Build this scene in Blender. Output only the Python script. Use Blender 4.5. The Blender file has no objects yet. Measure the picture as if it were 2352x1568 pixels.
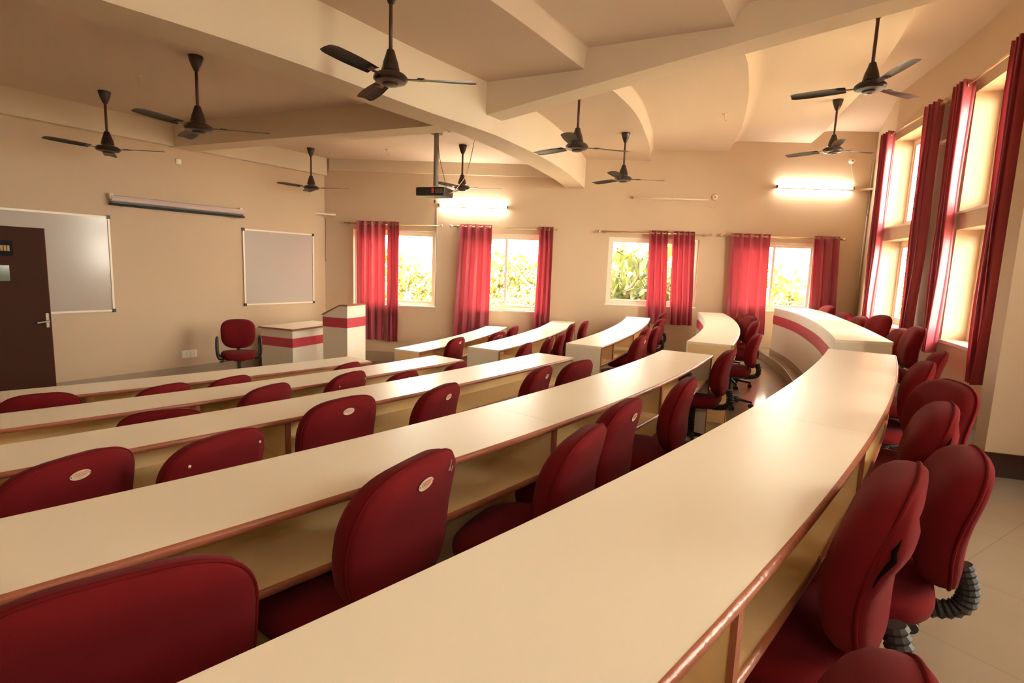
import bpy, bmesh, math, random
from mathutils import Vector, Matrix, Quaternion
random.seed(7)
SC = bpy.context.scene
COL = SC.collection
PI = math.pi
ZC = 1.81                      # camera height above the front floor (z = 0)

# ------------------------------------------------------------------ camera
F_PX, PITCH, ROLL = 1250.0, math.radians(7.78), math.radians(2.09)
_fw = Vector((0, math.cos(PITCH), -math.sin(PITCH)))
_r0 = Vector((1, 0, 0)); _u0 = _r0.cross(_fw)
_rt = _r0 * math.cos(ROLL) + _u0 * math.sin(ROLL)
_up = -_r0 * math.sin(ROLL) + _u0 * math.cos(ROLL)
cam_data = bpy.data.cameras.new('camera')
cam_data.sensor_width = 36.0
cam_data.lens = 36.0 * F_PX / 2352.0
cam_data.clip_start = 0.02
cam = bpy.data.objects.new('camera', cam_data)
COL.objects.link(cam)
_m = Matrix((_rt, _up, -_fw)).transposed().to_4x4()
_m.translation = Vector((0, 0, ZC))
cam.matrix_world = _m
SC.camera = cam

# ------------------------------------------------------------------ world, daylight, exposure
SKY_COL, SKY_STR = (1.0, 0.91, 0.765), 10.0
world = bpy.data.worlds.new('sky'); SC.world = world
world.use_nodes = True
_bg = world.node_tree.nodes['Background']
_bg.inputs[0].default_value = (*SKY_COL, 1); _bg.inputs[1].default_value = SKY_STR
SC.view_settings.view_transform = 'Standard'
SC.view_settings.look = 'None'
SC.view_settings.gamma = 1.0
SC.view_settings.use_curve_mapping = False
SC.view_settings.exposure = 1.88
TUBE_STR = 24.0
cy = SC.cycles
cy.max_bounces = 7; cy.diffuse_bounces = 5; cy.glossy_bounces = 3
cy.transmission_bounces = 3; cy.transparent_max_bounces = 6
cy.caustics_reflective = False; cy.caustics_refractive = False
cy.sample_clamp_indirect = 6.0
cy.use_denoising = True

# ------------------------------------------------------------------ measuring helpers: from a sight line to a place in the room
def ray(px, py):
    return (px - 1176) * _rt - (py - 784) * _up + F_PX * _fw
def hp(px, py, z):                 # point of the sight line at height z above the front floor
    d = ray(px, py); t = (z - ZC) / d.z
    return Vector((d.x * t, d.y * t, z))
def wp(p, q, px, py, off=0.0):     # point of the sight line on the wall plane through plan points p, q
    p = Vector(p[:2]); q = Vector(q[:2]); u = (q - p).normalized(); n = Vector((-u.y, u.x))
    d = ray(px, py); t = (n.dot(p) + off) / (n.x * d.x + n.y * d.y)
    return Vector((d.x * t, d.y * t, d.z * t + ZC))

# ------------------------------------------------------------------ materials
def nt(name):
    m = bpy.data.materials.new(name); m.use_nodes = True
    return m, m.node_tree, m.node_tree.nodes['Principled BSDF']
def mat(name, col, rough=0.6, metal=0.0, spec=0.5, bump=0.0, scale=40.0, var=0.0, sheen=0.0, coat=0.0, vscale=None, stretch=None):
    m, t, b = nt(name)
    b.inputs['Base Color'].default_value = (*col, 1)
    b.inputs['Roughness'].default_value = rough
    b.inputs['Metallic'].default_value = metal
    b.inputs['Specular IOR Level'].default_value = spec
    if sheen: b.inputs['Sheen Weight'].default_value = sheen
    if coat: b.inputs['Coat Weight'].default_value = coat; b.inputs['Coat Roughness'].default_value = 0.1
    if bump or var:
        tc = t.nodes.new('ShaderNodeTexCoord')
        mp = t.nodes.new('ShaderNodeMapping')
        t.links.new(tc.outputs['Object'], mp.inputs[0])
        if stretch: mp.inputs['Scale'].default_value = stretch
    if bump:
        n = t.nodes.new('ShaderNodeTexNoise'); n.inputs['Scale'].default_value = scale; n.inputs['Detail'].default_value = 4
        bp = t.nodes.new('ShaderNodeBump'); bp.inputs['Strength'].default_value = bump; bp.inputs['Distance'].default_value = 0.004
        t.links.new(mp.outputs[0], n.inputs['Vector'])
        t.links.new(n.outputs[0], bp.inputs['Height']); t.links.new(bp.outputs[0], b.inputs['Normal'])
    if var:
        n2 = t.nodes.new('ShaderNodeTexNoise'); n2.inputs['Scale'].default_value = vscale or 1.3; n2.inputs['Detail'].default_value = 5
        mx = t.nodes.new('ShaderNodeMix'); mx.data_type = 'RGBA'
        mx.inputs[6].default_value = (*[c * (1 - var) for c in col], 1)
        mx.inputs[7].default_value = (*[min(1, c * (1 + var)) for c in col], 1)
        t.links.new(mp.outputs[0], n2.inputs['Vector'])
        t.links.new(n2.outputs[0], mx.inputs[0]); t.links.new(mx.outputs[2], b.inputs['Base Color'])
    return m
def emis(name, col, s):
    m, t, b = nt(name)
    b.inputs['Base Color'].default_value = (*col, 1)
    b.inputs['Emission Color'].default_value = (*col, 1); b.inputs['Emission Strength'].default_value = s
    return m
def translucent(name, col, tcol, fac, rough=0.6, sheen=0.0, bump=0.0):
    m, t, b = nt(name)
    b.inputs['Base Color'].default_value = (*col, 1); b.inputs['Roughness'].default_value = rough
    if sheen: b.inputs['Sheen Weight'].default_value = sheen
    tr = t.nodes.new('ShaderNodeBsdfTranslucent'); tr.inputs[0].default_value = (*tcol, 1)
    mx = t.nodes.new('ShaderNodeMixShader'); mx.inputs[0].default_value = fac
    t.links.new(b.outputs[0], mx.inputs[1]); t.links.new(tr.outputs[0], mx.inputs[2])
    t.links.new(mx.outputs[0], t.nodes['Material Output'].inputs[0])
    if bump:
        tc = t.nodes.new('ShaderNodeTexCoord'); n = t.nodes.new('ShaderNodeTexNoise'); n.inputs['Scale'].default_value = 60
        bp = t.nodes.new('ShaderNodeBump'); bp.inputs['Strength'].default_value = bump; bp.inputs['Distance'].default_value = 0.003
        t.links.new(tc.outputs['Object'], n.inputs['Vector']); t.links.new(n.outputs[0], bp.inputs['Height']); t.links.new(bp.outputs[0], b.inputs['Normal'])
    return m
def glass(name):
    m, t, b = nt(name)
    g = t.nodes.new('ShaderNodeBsdfGlossy'); g.inputs['Roughness'].default_value = 0.02
    tr = t.nodes.new('ShaderNodeBsdfTransparent'); tr.inputs[0].default_value = (0.95, 0.97, 0.95, 1)
    lw = t.nodes.new('ShaderNodeLayerWeight'); lw.inputs[0].default_value = .5
    pw = t.nodes.new('ShaderNodeMath'); pw.operation = 'POWER'; pw.inputs[1].default_value = 4.5
    fr = t.nodes.new('ShaderNodeMath'); fr.operation = 'MULTIPLY_ADD'; fr.inputs[1].default_value = .6; fr.inputs[2].default_value = .025
    t.links.new(lw.outputs['Facing'], pw.inputs[0]); t.links.new(pw.outputs[0], fr.inputs[0])
    mx = t.nodes.new('ShaderNodeMixShader')
    t.links.new(fr.outputs[0], mx.inputs[0]); t.links.new(tr.outputs[0], mx.inputs[1]); t.links.new(g.outputs[0], mx.inputs[2])
    t.links.new(mx.outputs[0], t.nodes['Material Output'].inputs[0])
    return m
def tile_mat(name, col, grout, size, rough, brick=False):
    m, t, b = nt(name)
    tc = t.nodes.new('ShaderNodeTexCoord'); mp = t.nodes.new('ShaderNodeMapping')
    mp.inputs['Rotation'].default_value = (0, 0, math.radians(57)); mp.inputs['Location'].default_value = (0.21, 0.13, 0)
    br = t.nodes.new('ShaderNodeTexBrick'); br.offset = 0.0; br.squash = 1.0
    br.inputs['Scale'].default_value = 1.0; br.inputs['Mortar Size'].default_value = 0.0022
    br.inputs['Brick Width'].default_value = size; br.inputs['Row Height'].default_value = size
    br.inputs['Color1'].default_value = (*col, 1); br.inputs['Color2'].default_value = (*[c * .96 for c in col], 1)
    br.inputs['Mortar'].default_value = (*grout, 1)
    ns = t.nodes.new('ShaderNodeTexNoise'); ns.inputs['Scale'].default_value = 2.5; ns.inputs['Detail'].default_value = 7
    mx = t.nodes.new('ShaderNodeMix'); mx.data_type = 'RGBA'; mx.blend_type = 'MULTIPLY'; mx.inputs[0].default_value = 0.25
    rmp = t.nodes.new('ShaderNodeValToRGB'); rmp.color_ramp.elements[0].position = .35; rmp.color_ramp.elements[0].color = (.75, .7, .65, 1)
    rmp.color_ramp.elements[1].position = .65; rmp.color_ramp.elements[1].color = (1, 1, 1, 1)
    t.links.new(tc.outputs['Object'], mp.inputs[0]); t.links.new(mp.outputs[0], br.inputs[0]); t.links.new(mp.outputs[0], ns.inputs[0])
    t.links.new(ns.outputs[0], rmp.inputs[0]); t.links.new(br.outputs[0], mx.inputs[6]); t.links.new(rmp.outputs[0], mx.inputs[7])
    t.links.new(mx.outputs[2], b.inputs['Base Color'])
    b.inputs['Roughness'].default_value = rough
    return m

M = {}
M['wall'] = mat('cream_wall_paint', (.59, .44, .30), .75, bump=.12, scale=30, var=.04)
M['ceil'] = mat('ceiling_plaster', (.66, .525, .41), .8, bump=.1, scale=20, var=.03)
M['beam'] = mat('beam_plaster', (.68, .555, .415), .8, bump=.1, scale=20, var=.03)
M['floor'] = tile_mat('polished_floor_tile', (.35, .265, .19), (.27, .20, .14), .60, .10)
M['skirt'] = mat('grey_stone_skirting', (.36, .27, .19), .35, var=.15, vscale=6)
M['skirt_dark'] = mat('dark_brown_stone_skirting', (.030, .010, .007), .25, var=.2, vscale=8)
M['lam'] = mat('cream_laminate', (.95, .87, .715), .33, var=.02, vscale=2.0)
M['lam_in'] = mat('tan_laminate', (.90, .67, .36), .40, var=.08, vscale=3.0)
M['lam_w'] = mat('off_white_laminate', (.84, .78, .66), .40, var=.03)
M['trim'] = mat('brown_painted_edge_beading', (.36, .115, .06), .32, bump=.5, scale=55, var=.2, vscale=9)
M['red'] = mat('crimson_laminate_band', (.56, .055, .085), .35)
M['fabric'] = mat('maroon_fabric', (.155, .0115, .014), 1.0, spec=.04, bump=.25, scale=500, var=.12, vscale=7, sheen=.04)
M['piping'] = mat('maroon_piping', (.135, .010, .012), 1.0, spec=.04)
M['black'] = mat('black_plastic', (.022, .020, .019), .42)
M['rubber'] = mat('black_ribbed_rubber', (.028, .026, .024), .6)
M['chrome'] = mat('brushed_metal', (.62, .60, .56), .3, metal=1)
M['plate'] = mat('pale_metal_plate', (.74, .62, .46), .35)
M['plate_red'] = mat('orange_red_print', (.72, .13, .06), .5)
M['plate_txt'] = mat('brown_print', (.30, .19, .10), .5)
M['curtain'] = translucent('crimson_satin_curtain', (.46, .075, .115), (.21, .020, .026), .33, .34, sheen=.3, bump=.25)
M['rod'] = mat('brass_rod', (.55, .38, .22), .3, metal=.8)
M['alu'] = mat('powder_coated_aluminium', (.78, .70, .58), .4, metal=.1)
M['glass'] = glass('window_glass')
M['fan'] = mat('dark_brown_enamel', (.034, .016, .012), .28)
M['fanrod'] = mat('brown_fan_rod', (.085, .030, .024), .4)
M['wboard'] = mat('whiteboard_enamel', (.47, .40, .355), .2, coat=.2)
M['door'] = mat('dark_brown_veneer', (.050, .0155, .0075), .6, spec=.12, var=.1, vscale=5)
M['door_edge'] = mat('red_brown_door_edge', (.25, .05, .03), .5)
M['pelmet'] = mat('lilac_white_housing', (.62, .50, .47), .4)
M['tube'] = emis('lit_fluorescent_tube', (1.0, .96, .84), TUBE_STR)
M['tube_off'] = mat('unlit_fluorescent_tube', (.80, .66, .50), .25)
M['fitting'] = mat('cream_metal_fitting', (.74, .60, .46), .4)
M['wire'] = mat('cream_cable', (.60, .45, .32), .5)
M['wire_d'] = mat('brown_cable', (.18, .09, .05), .5)
M['grey'] = mat('grey_painted_pole', (.22, .19, .15), .45, metal=.2)
M['handle'] = mat('dull_handle_metal', (.35, .30, .25), .45, metal=.8)
M['gap'] = mat('dark_torn_lining', (.010, .006, .006), 1.0, spec=0.0)
M['sill'] = mat('pale_stone_sill', (.72, .68, .60), .15)
M['sticker'] = emis('pink_sticker', (.85, .12, .14), .0)
M['lens'] = mat('dark_lens', (.02, .02, .03), .05)
M['sign'] = mat('black_sign_board', (.010, .010, .010), .7, spec=.15)
M['sign_txt'] = mat('brass_lettering', (.40, .23, .09), .5)
M['vision'] = mat('green_tinted_glass', (.10, .12, .07), .1)
M['leaf'] = translucent('yellow_green_leaf', (.145, .128, .024), (.15, .128, .022), .45, .5)
M['leaf2'] = translucent('pale_olive_leaf', (.15, .115, .055), (.13, .10, .045), .45, .5)
M['leaf3'] = translucent('deep_green_leaf', (.075, .085, .018), (.085, .09, .02), .4, .4)
M['bark'] = mat('pale_bark', (.15, .11, .08), .9, bump=.6, scale=15)
M['ground'] = mat('dry_grass_ground', (.58, .50, .35), .95, var=.3, vscale=.8)

# ------------------------------------------------------------------ object helpers
def link(name, me, m=None, parent=None, smooth=False):
    o = bpy.data.objects.new(name, me); COL.objects.link(o)
    if m is not None and not me.materials:
        for x in (m if isinstance(m, (list, tuple)) else [m]): me.materials.append(x)
    if smooth:
        for p in me.polygons: p.use_smooth = True
    if parent: o.parent = parent
    return o
def obj(name, bm, m, parent=None, smooth=False, recalc=True):
    if recalc: bmesh.ops.recalc_face_normals(bm, faces=bm.faces)
    me = bpy.data.meshes.new(name); bm.to_mesh(me); bm.free()
    return link(name, me, m, parent, smooth)
def tag(o, label=None, cat=None, group=None, kind=None):
    if label: o['label'] = label
    if cat: o['category'] = cat
    if group: o['group'] = group
    if kind: o['kind'] = kind
    return o
def empty(name, loc=(0, 0, 0), rz=0.0, **k):
    o = bpy.data.objects.new(name, None); COL.objects.link(o); o.location = loc; o.rotation_euler = (0, 0, rz)
    o.empty_display_size = .1
    return tag(o, **k)
def copy_tree(o, parent=None):
    c = o.copy(); COL.objects.link(c); c.parent = parent
    if parent: c.matrix_parent_inverse = o.matrix_parent_inverse
    for ch in [x for x in KIDS.get(o.name, [])]: copy_tree(ch, c)
    return c
KIDS = {}
def index_kids():
    KIDS.clear()
    for o in bpy.data.objects:
        if o.parent: KIDS.setdefault(o.parent.name, []).append(o)

def box(bm, x0, x1, y0, y1, z0, z1, bev=0.0, M4=None, mi=0):
    vs = [bm.verts.new(Vector(c)) for c in ((x0, y0, z0), (x1, y0, z0), (x1, y1, z0), (x0, y1, z0), (x0, y0, z1), (x1, y0, z1), (x1, y1, z1), (x0, y1, z1))]
    fs = [bm.faces.new([vs[i] for i in q]) for q in ((0, 3, 2, 1), (4, 5, 6, 7), (0, 1, 5, 4), (1, 2, 6, 5), (2, 3, 7, 6), (3, 0, 4, 7))]
    for f in fs: f.material_index = mi
    if bev:
        es = list({e for f in fs for e in f.edges})
        r = bmesh.ops.bevel(bm, geom=es, offset=bev, segments=2, affect='EDGES', profile=.5)
        vs = list({v for f in r['faces'] for v in f.verts} | {v for v in vs if v.is_valid})
    if M4 is not None:
        for v in vs: v.co = M4 @ v.co
    return vs
def lathe(bm, prof, n=24, M4=None, mi=0, cap=True):
    rings = []
    for r, z in prof:
        rings.append([bm.verts.new(Vector((r * math.cos(2 * PI * k / n), r * math.sin(2 * PI * k / n), z))) for k in range(n)])
    for a, b in zip(rings, rings[1:]):
        for k in range(n):
            f = bm.faces.new((a[k], a[(k + 1) % n], b[(k + 1) % n], b[k])); f.material_index = mi
    if cap:
        for rg in (rings[0], rings[-1]):
            f = bm.faces.new(rg); f.material_index = mi
    if M4 is not None:
        for rg in rings:
            for v in rg: v.co = M4 @ v.co
def tube(bm, pts, r, n=8, cap=True, radf=None, mi=0):
    pts = [Vector(p) for p in pts]; rings = []
    up = Vector((0, 0, 1)); prev = None
    for i, p in enumerate(pts):
        d = (pts[min(i + 1, len(pts) - 1)] - pts[max(i - 1, 0)]).normalized()
        if prev is None:
            a = d.cross(up if abs(d.z) < .95 else Vector((1, 0, 0))).normalized()
        else:
            a = (prev - d * prev.dot(d)).normalized()
        prev = a; b = d.cross(a)
        rr = radf(i) if radf else r
        rings.append([bm.verts.new(p + (a * math.cos(2 * PI * k / n) + b * math.sin(2 * PI * k / n)) * rr) for k in range(n)])
    for a, b in zip(rings, rings[1:]):
        for k in range(n):
            f = bm.faces.new((a[k], a[(k + 1) % n], b[(k + 1) % n], b[k])); f.material_index = mi
    if cap:
        bm.faces.new(rings[0]); bm.faces.new(rings[-1])
def prism(bm, poly, z0, z1, mi=0):           # closed plan polygon extruded in z
    a = [bm.verts.new((p[0], p[1], z0)) for p in poly]; b = [bm.verts.new((p[0], p[1], z1)) for p in poly]
    n = len(poly)
    f = bm.faces.new(a); f.material_index = mi
    f = bm.faces.new(b); f.material_index = mi
    for i in range(n):
        f = bm.faces.new((a[i], a[(i + 1) % n], b[(i + 1) % n], b[i])); f.material_index = mi
def strip(bm, A, B, z0, z1, mi=0):           # solid between two plan curves with equal point counts
    n = len(A); L = []
    for c in (A, B):
        for z in (z0, z1): L.append([bm.verts.new((p[0], p[1], z)) for p in c])
    a0, a1, b0, b1 = L
    for i in range(n - 1):
        for q in ((a0[i], a0[i + 1], b0[i + 1], b0[i]), (a1[i], b1[i], b1[i + 1], a1[i + 1]),
                  (a0[i], a1[i], a1[i + 1], a0[i + 1]), (b0[i], b0[i + 1], b1[i + 1], b1[i])):
            f = bm.faces.new(q); f.material_index = mi
    for i in (0, n - 1): bm.faces.new((a0[i], b0[i], b1[i], a1[i]))
def frame_uv(p, q):                          # matrix: x along wall p->q, y = left normal, z up
    p = Vector((p[0], p[1], 0)); q = Vector((q[0], q[1], 0)); u = (q - p).normalized(); n = Vector((-u.y, u.x, 0))
    m = Matrix(((u.x, n.x, 0, p.x), (u.y, n.y, 0, p.y), (0, 0, 1, 0), (0, 0, 0, 1)))
    return m, (q - p).length
def text_mesh(s, size, m, name, parent=None, M4=None, depth=0.0004, align='CENTER'):
    cu = bpy.data.curves.new(name, 'FONT'); cu.body = s; cu.size = size; cu.extrude = depth; cu.offset = 0.0
    cu.align_x = align; cu.align_y = 'CENTER'; cu.resolution_u = 2
    t = bpy.data.objects.new('tmp', cu); COL.objects.link(t)
    bpy.context.view_layer.update()
    me = bpy.data.meshes.new_from_object(t.evaluated_get(bpy.context.evaluated_depsgraph_get()))
    bpy.data.objects.remove(t); bpy.data.curves.remove(cu)
    me.name = name
    if M4 is not None: me.transform(M4)
    me.materials.clear(); me.materials.append(m)
    return link(name, me, None, parent)

# ------------------------------------------------------------------ plan of the room
LW0, LW1 = Vector((-6.62, 5.03)), Vector((-3.43, 9.93))      # front wall with the whiteboards
FW1 = Vector((6.03, 9.56))                                  # far wall with four windows
B1, B2, B3, B4 = Vector((5.02, 7.60)), Vector((4.60, 6.10)), Vector((4.45, 5.65)), Vector((4.00, 4.43))
PA, PB, PC = Vector((3.195, 3.628)), Vector((3.154, 3.488)), Vector((4.10, 3.175))
R1_, R2_, R3_ = Vector((3.25, -.05)), Vector((1.6, -1.45)), Vector((-.75, -1.62))
TOP = 4.75
OPEN = {}
def wall(name, p, q, ops, thick=.28, z0=-.05, z1=TOP, side=1, ext=(0, 0)):
    """wall p->q; its room face is the line, its body lies to `side` (left = 1). ops: (s0, s1, z0, z1)"""
    m4, L = frame_uv(p, q); bm = bmesh.new()
    xs = sorted({-ext[0], L + ext[1]} | {o[0] for o in ops} | {o[1] for o in ops})
    y0, y1 = (0, thick) if side > 0 else (-thick, 0)
    for a, b in zip(xs, xs[1:]):
        mid = (a + b) / 2
        cuts = sorted([(o[2], o[3]) for o in ops if o[0] < mid < o[1]])
        z = z0
        for c0, c1 in cuts + [(z1, z1)]:
            if c0 > z + 1e-4: box(bm, a, b, y0, y1, z, c0, M4=m4)
            z = max(z, c1)
    bmesh.ops.remove_doubles(bm, verts=bm.verts, dist=1e-4)
    OPEN[name] = (m4, L, ops)
    return tag(obj(name, bm, M['wall']), kind='structure')
def s_of(p, q, pt): 
    u = (Vector(q[:2]) - Vector(p[:2])).normalized(); return (Vector(pt[:2]) - Vector(p[:2])).dot(u)

wall('wall_front', LW0, LW1, [], ext=(.3, .3))
far_s = lambda px, py: s_of(LW1, FW1, wp(LW1, FW1, px, py))
W1 = (far_s(812, 600), far_s(1000, 600), 1.05, 2.385)
W2 = (far_s(1062, 600), far_s(1262, 600), 1.03, 2.385)
W3 = (far_s(1396, 600), far_s(1603, 600), 1.22, 2.40)
W4 = (far_s(1682, 600), far_s(1876, 600), 1.22, 2.40)
wall('wall_far', LW1, FW1, [W1, W2, W3, W4], ext=(.3, .3))
LB0, LB1, LT0, LT1 = 1.23, 2.341, 2.518, 3.66
wall('wall_back_corner', FW1, B1, [], ext=(0, 0))
sA = (0.0, 1.28)
wall('wall_back', B1, B2, [(0.02, 1.30, LB0, LB1), (0.02, 1.30, LT0, LT1)])
wall('wall_back_between', B2, B3, [])
wall('wall_back_near', B3, B4, [(0.05, 1.20, LB0, LB1), (0.05, 1.20, LT0, LT1)])
# pillar beside the near window, and the walls round behind the camera
bm = bmesh.new(); prism(bm, [B4, Vector((4.35, 4.30)), Vector((4.6, 3.0)), PC, PB, PA], -.05, TOP)
tag(obj('wall_pillar', bm, M['wall']), kind='structure')
wall('wall_rear', PC, R1_, [(1.45, 2.75, LB0, LB1), (1.45, 2.75, LT0, LT1)])  # both openings are added, out of view, to let daylight onto the foreground
wall('wall_rear_right', R1_, R2_, [])
wall('wall_rear_left', R2_, R3_, [], ext=(.2, .2))
wall('wall_side', R3_, LW0, [], ext=(.3, .3))

# ------------------------------------------------------------------ rows of desks (plan arcs), heights of the tiers
FLOOR = {5: .556, 4: .421, 3: .277, 2: .14, 1: 0.0}
TOPZ = {r: FLOOR[r] + .75 for r in FLOOR}
#          key: (tier, centre x, y, radius of the sitting edge... , angle start, angle end)
ROWS = {
 '5':  (5, -15.524, 15.500, 21.253, .398, -45.6, -33.0),
 '4':  (4, -11.477, 11.517, 14.539, .397, -51.5, -28.84),
 '3':  (3, -18.380, 17.242, 22.278, .367, -46.5, -33.27),
 '2':  (2, -16.867, 16.665, 19.591, .373, -50.5, -34.80),
 '1':  (1, -14.835, 16.610, 16.764, .407, -54.5, -39.10),
 '4R': (4, -13.172, 12.800, 16.691, .403, -27.25, -12.3),
 '3R': (3, -15.295, 13.901, 17.837, .395, -27.15, -14.4),
 '2R': (2, -11.702, 11.965, 12.606, .414, -27.38, -10.2),
 '1R': (1, -11.060, 11.538, 10.744, .381, -26.7, -9.7),
}
def arc(cx, cy_, R, a0, a1, n):
    return [Vector((cx + R * math.cos(math.radians(a0 + (a1 - a0) * i / n)), cy_ + R * math.sin(math.radians(a0 + (a1 - a0) * i / n)))) for i in range(n + 1)]
def catmull(P, k=8, ends=True):
    P = [Vector(p[:2]) for p in P]; out = []
    Q = [P[0] * 2 - P[1]] + P + [P[-1] * 2 - P[-2]]
    for i in range(1, len(Q) - 2):
        for j in range(k):
            t = j / k; a, b, c, d = Q[i - 1:i + 3]
            out.append(.5 * (2 * b + (c - a) * t + (2 * a - 5 * b + 4 * c - d) * t * t + (3 * b - a - 3 * c + d) * t ** 3))
    out.append(P[-1]); return out
def resample(P, n):
    L = [0]
    for a, b in zip(P, P[1:]): L.append(L[-1] + (b - a).length)
    out = []; j = 0
    for i in range(n + 1):
        s = L[-1] * i / n
        while j < len(P) - 2 and L[j + 1] < s: j += 1
        t = (s - L[j]) / max(1e-9, L[j + 1] - L[j]); out.append(P[j].lerp(P[j + 1], min(1, max(0, t))))
    return out
CURV = {}
for k, (r, cx, cy_, R, W, a0, a1) in ROWS.items():
    CURV[k] = (arc(cx, cy_, R, a0, a1, 48), arc(cx, cy_, R + W, a0, a1, 48))
_f5 = [hp(*q, TOPZ[5]) for q in ((1919, 779.5), (1905, 763.5), (1873, 739.6), (1828, 719), (1779, 706))]
_n5 = [hp(*q, TOPZ[5]) for q in ((2053, 786), (1988, 754), (1943, 735), (1892, 716), (1852, 707))]
CURV['5R'] = (resample(catmull(_f5), 48), resample(catmull(_n5), 48))
ROWS['5R'] = (5,)

# ------------------------------------------------------------------ tiered floor
def outer_dir(k, i):
    A, B = CURV[k]; return (B[i] - A[i]).normalized()
def offset_curve(P, d):                      # offset to the left of travel
    out = []
    for i, p in enumerate(P):
        t = (P[min(i + 1, len(P) - 1)] - P[max(i - 1, 0)]).normalized(); out.append(p + Vector((-t.y, t.x)) * d)
    return out
def tier_edge(r):
    A = CURV[str(r)][0]; Bc = CURV[str(r) + 'R'][0]
    P = catmull([A[0] + (A[0] - A[8]).normalized() * 3.0, A[0], A[12], A[24], A[36], A[48], Bc[0], Bc[12], Bc[24], Bc[36], Bc[48], Bc[48] + (Bc[48] - Bc[40]).normalized() * 1.2], 6)
    return offset_curve(P, .13)
HUGE = [Vector((8.5, 13)), Vector((8.5, -6)), Vector((-3, -8))]
bm = bmesh.new(); prism(bm, [Vector((-9.5, 3)), Vector((-2.5, -5)), Vector((7, -3)), Vector((7, 10.2)), Vector((-3.6, 10.4))], -.2, 0)
tag(obj('floor', bm, M['floor']), kind='structure')
OUT = [Vector((6.25, 9.72)), Vector((5.3, 7.55)), Vector((4.88, 6.0)), Vector((4.25, 4.32)), Vector((4.45, 3.1)), Vector((3.52, -.15)), Vector((1.7, -1.7)), Vector((-.9, -1.86))]
def clip_half(poly, a, b, keep_left=True):
    out = []; d = (b - a); n = Vector((-d.y, d.x))
    side = lambda p: n.dot(p - a) * (1 if keep_left else -1)
    for i in range(len(poly)):
        p, q = poly[i], poly[(i + 1) % len(poly)]; sp, sq = side(p), side(q)
        if sp >= 0: out.append(p)
        if (sp >= 0) != (sq >= 0): out.append(p.lerp(q, sp / (sp - sq)))
    return out
def clip_wall_region(poly):
    # keep inside the room (outer faces of the walls)
    for a, b in ((LW1 + Vector((-.4, .15)), FW1 + Vector((.3, .15))), (R3_ + Vector((-.12, -.12)), LW0 + Vector((-.12, -.12)))):
        poly = clip_half(poly, a, b, keep_left=False) if a is not None else poly
    return poly
for r in (2, 3, 4, 5):
    E = tier_edge(r)
    z1 = FLOOR[r]; z0 = FLOOR[r - 1] if r > 2 else 0
    poly = E + [Vector((7.0, 10.2)), Vector((7.0, -3)), Vector((-2.5, -5))]
    # cut at the far wall and the side wall
    poly = clip_half(poly, LW1 + Vector((0, .12)), FW1 + Vector((0, .12)), keep_left=False)
    poly = clip_half(poly, R3_ + Vector((-.1, -.1)), LW0 + Vector((-.1, -.1)), keep_left=False)
    bm = bmesh.new(); prism(bm, poly, z0 - .02, z1)
    tag(obj('floor', bm, M['floor']), kind='structure')
    # dark stone riser face with a low kerb in front of the tier
    Ec = [p for p in E if (FW1 - LW1).normalized().cross(p - LW1) < -.01 if True]
    side_in = lambda p: ((LW0 - R3_).x * (p - R3_).y - (LW0 - R3_).y * (p - R3_).x) < -.02
    Ec = [p for p in Ec if side_in(p)]
    if len(Ec) > 3:
        bm = bmesh.new(); strip(bm, offset_curve(Ec, .012), Ec, z0, z1 - .004)
        tag(obj('trim_%d' % r, bm, M['skirt']), kind='structure')

# ------------------------------------------------------------------ ceiling: stepped panels, curved beam, cross beams
C0, C1, C2, C3, C4 = [ZC + v for v in (1.77, 1.895, 2.085, 2.26, 2.465)]
MB = ZC + 1.40
Mr = [(-4.6, 1.2), (-3.3, 2.3), (-2.38, 3.27), (-1.99, 3.7), (-1.61, 4.18), (-1.28, 4.67), (-.84, 5.32), (-.39, 5.92), (-.16, 6.29), (.29, 7.18), (.65, 8.07), (.95, 9.0), (1.21, 9.9)]
Ml = [(-4.95, 1.5), (-3.65, 2.55), (-2.72, 3.45), (-2.33, 3.85), (-1.9, 4.36), (-1.55, 4.85), (-1.13, 5.45), (-.72, 6.02), (-.47, 6.42), (-.05, 7.3), (.28, 8.1), (.62, 9.02), (.9, 9.98)]
K1 = [(-3.1, 1.0), (-2.0, 2.1), (-1.05, 3.2), (-.25, 4.2), (.59, 5.5), (1.0, 6.14), (1.4, 6.92), (1.76, 7.92), (2.02, 8.75), (2.27, 9.75)]
K2 = [(-1.0, 1.4), (0.1, 2.6), (.9, 3.62), (1.51, 4.49), (2.16, 5.59), (2.42, 6.14), (2.72, 6.86), (3.13, 8.02), (3.35, 8.8), (3.6, 9.7)]
K3 = [(.3, 1.1), (1.4, 2.35), (2.2, 3.35), (2.85, 4.25), (3.27, 4.93), (3.6, 5.6), (4.13, 6.97), (4.49, 8.12), (4.72, 8.8), (4.95, 9.65)]
N_ = 60
def cc(P): return resample(catmull(P), N_)
cMr, cMl, cK1, cK2, cK3 = cc(Mr), cc(Ml), cc(K1), cc(K2), cc(K3)
def sheet(bm, rows, smooth_mi=0):
    vs = [[bm.verts.new((p[0], p[1], p[2])) for p in r] for r in rows]
    for a, b in zip(vs, vs[1:]):
        for i in range(len(a) - 1): bm.faces.new((a[i], a[i + 1], b[i + 1], b[i]))
wall_side = resample([Vector((-6.8, 4.7)), Vector((-3.6, 10.0))], N_)
back_line = resample([Vector((1.9, .0)), Vector((5.3, 4.5)), Vector((6.2, 9.65))], N_)
def z3(P, z): return [(p.x, p.y, z) for p in P]
slab = ZC + 2.9
bm = bmesh.new()
strip(bm, [p + Vector((-.3, 0)) for p in wall_side], cMl, C0, slab)
tag(obj('ceiling', bm, M['ceil']), kind='structure')
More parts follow.
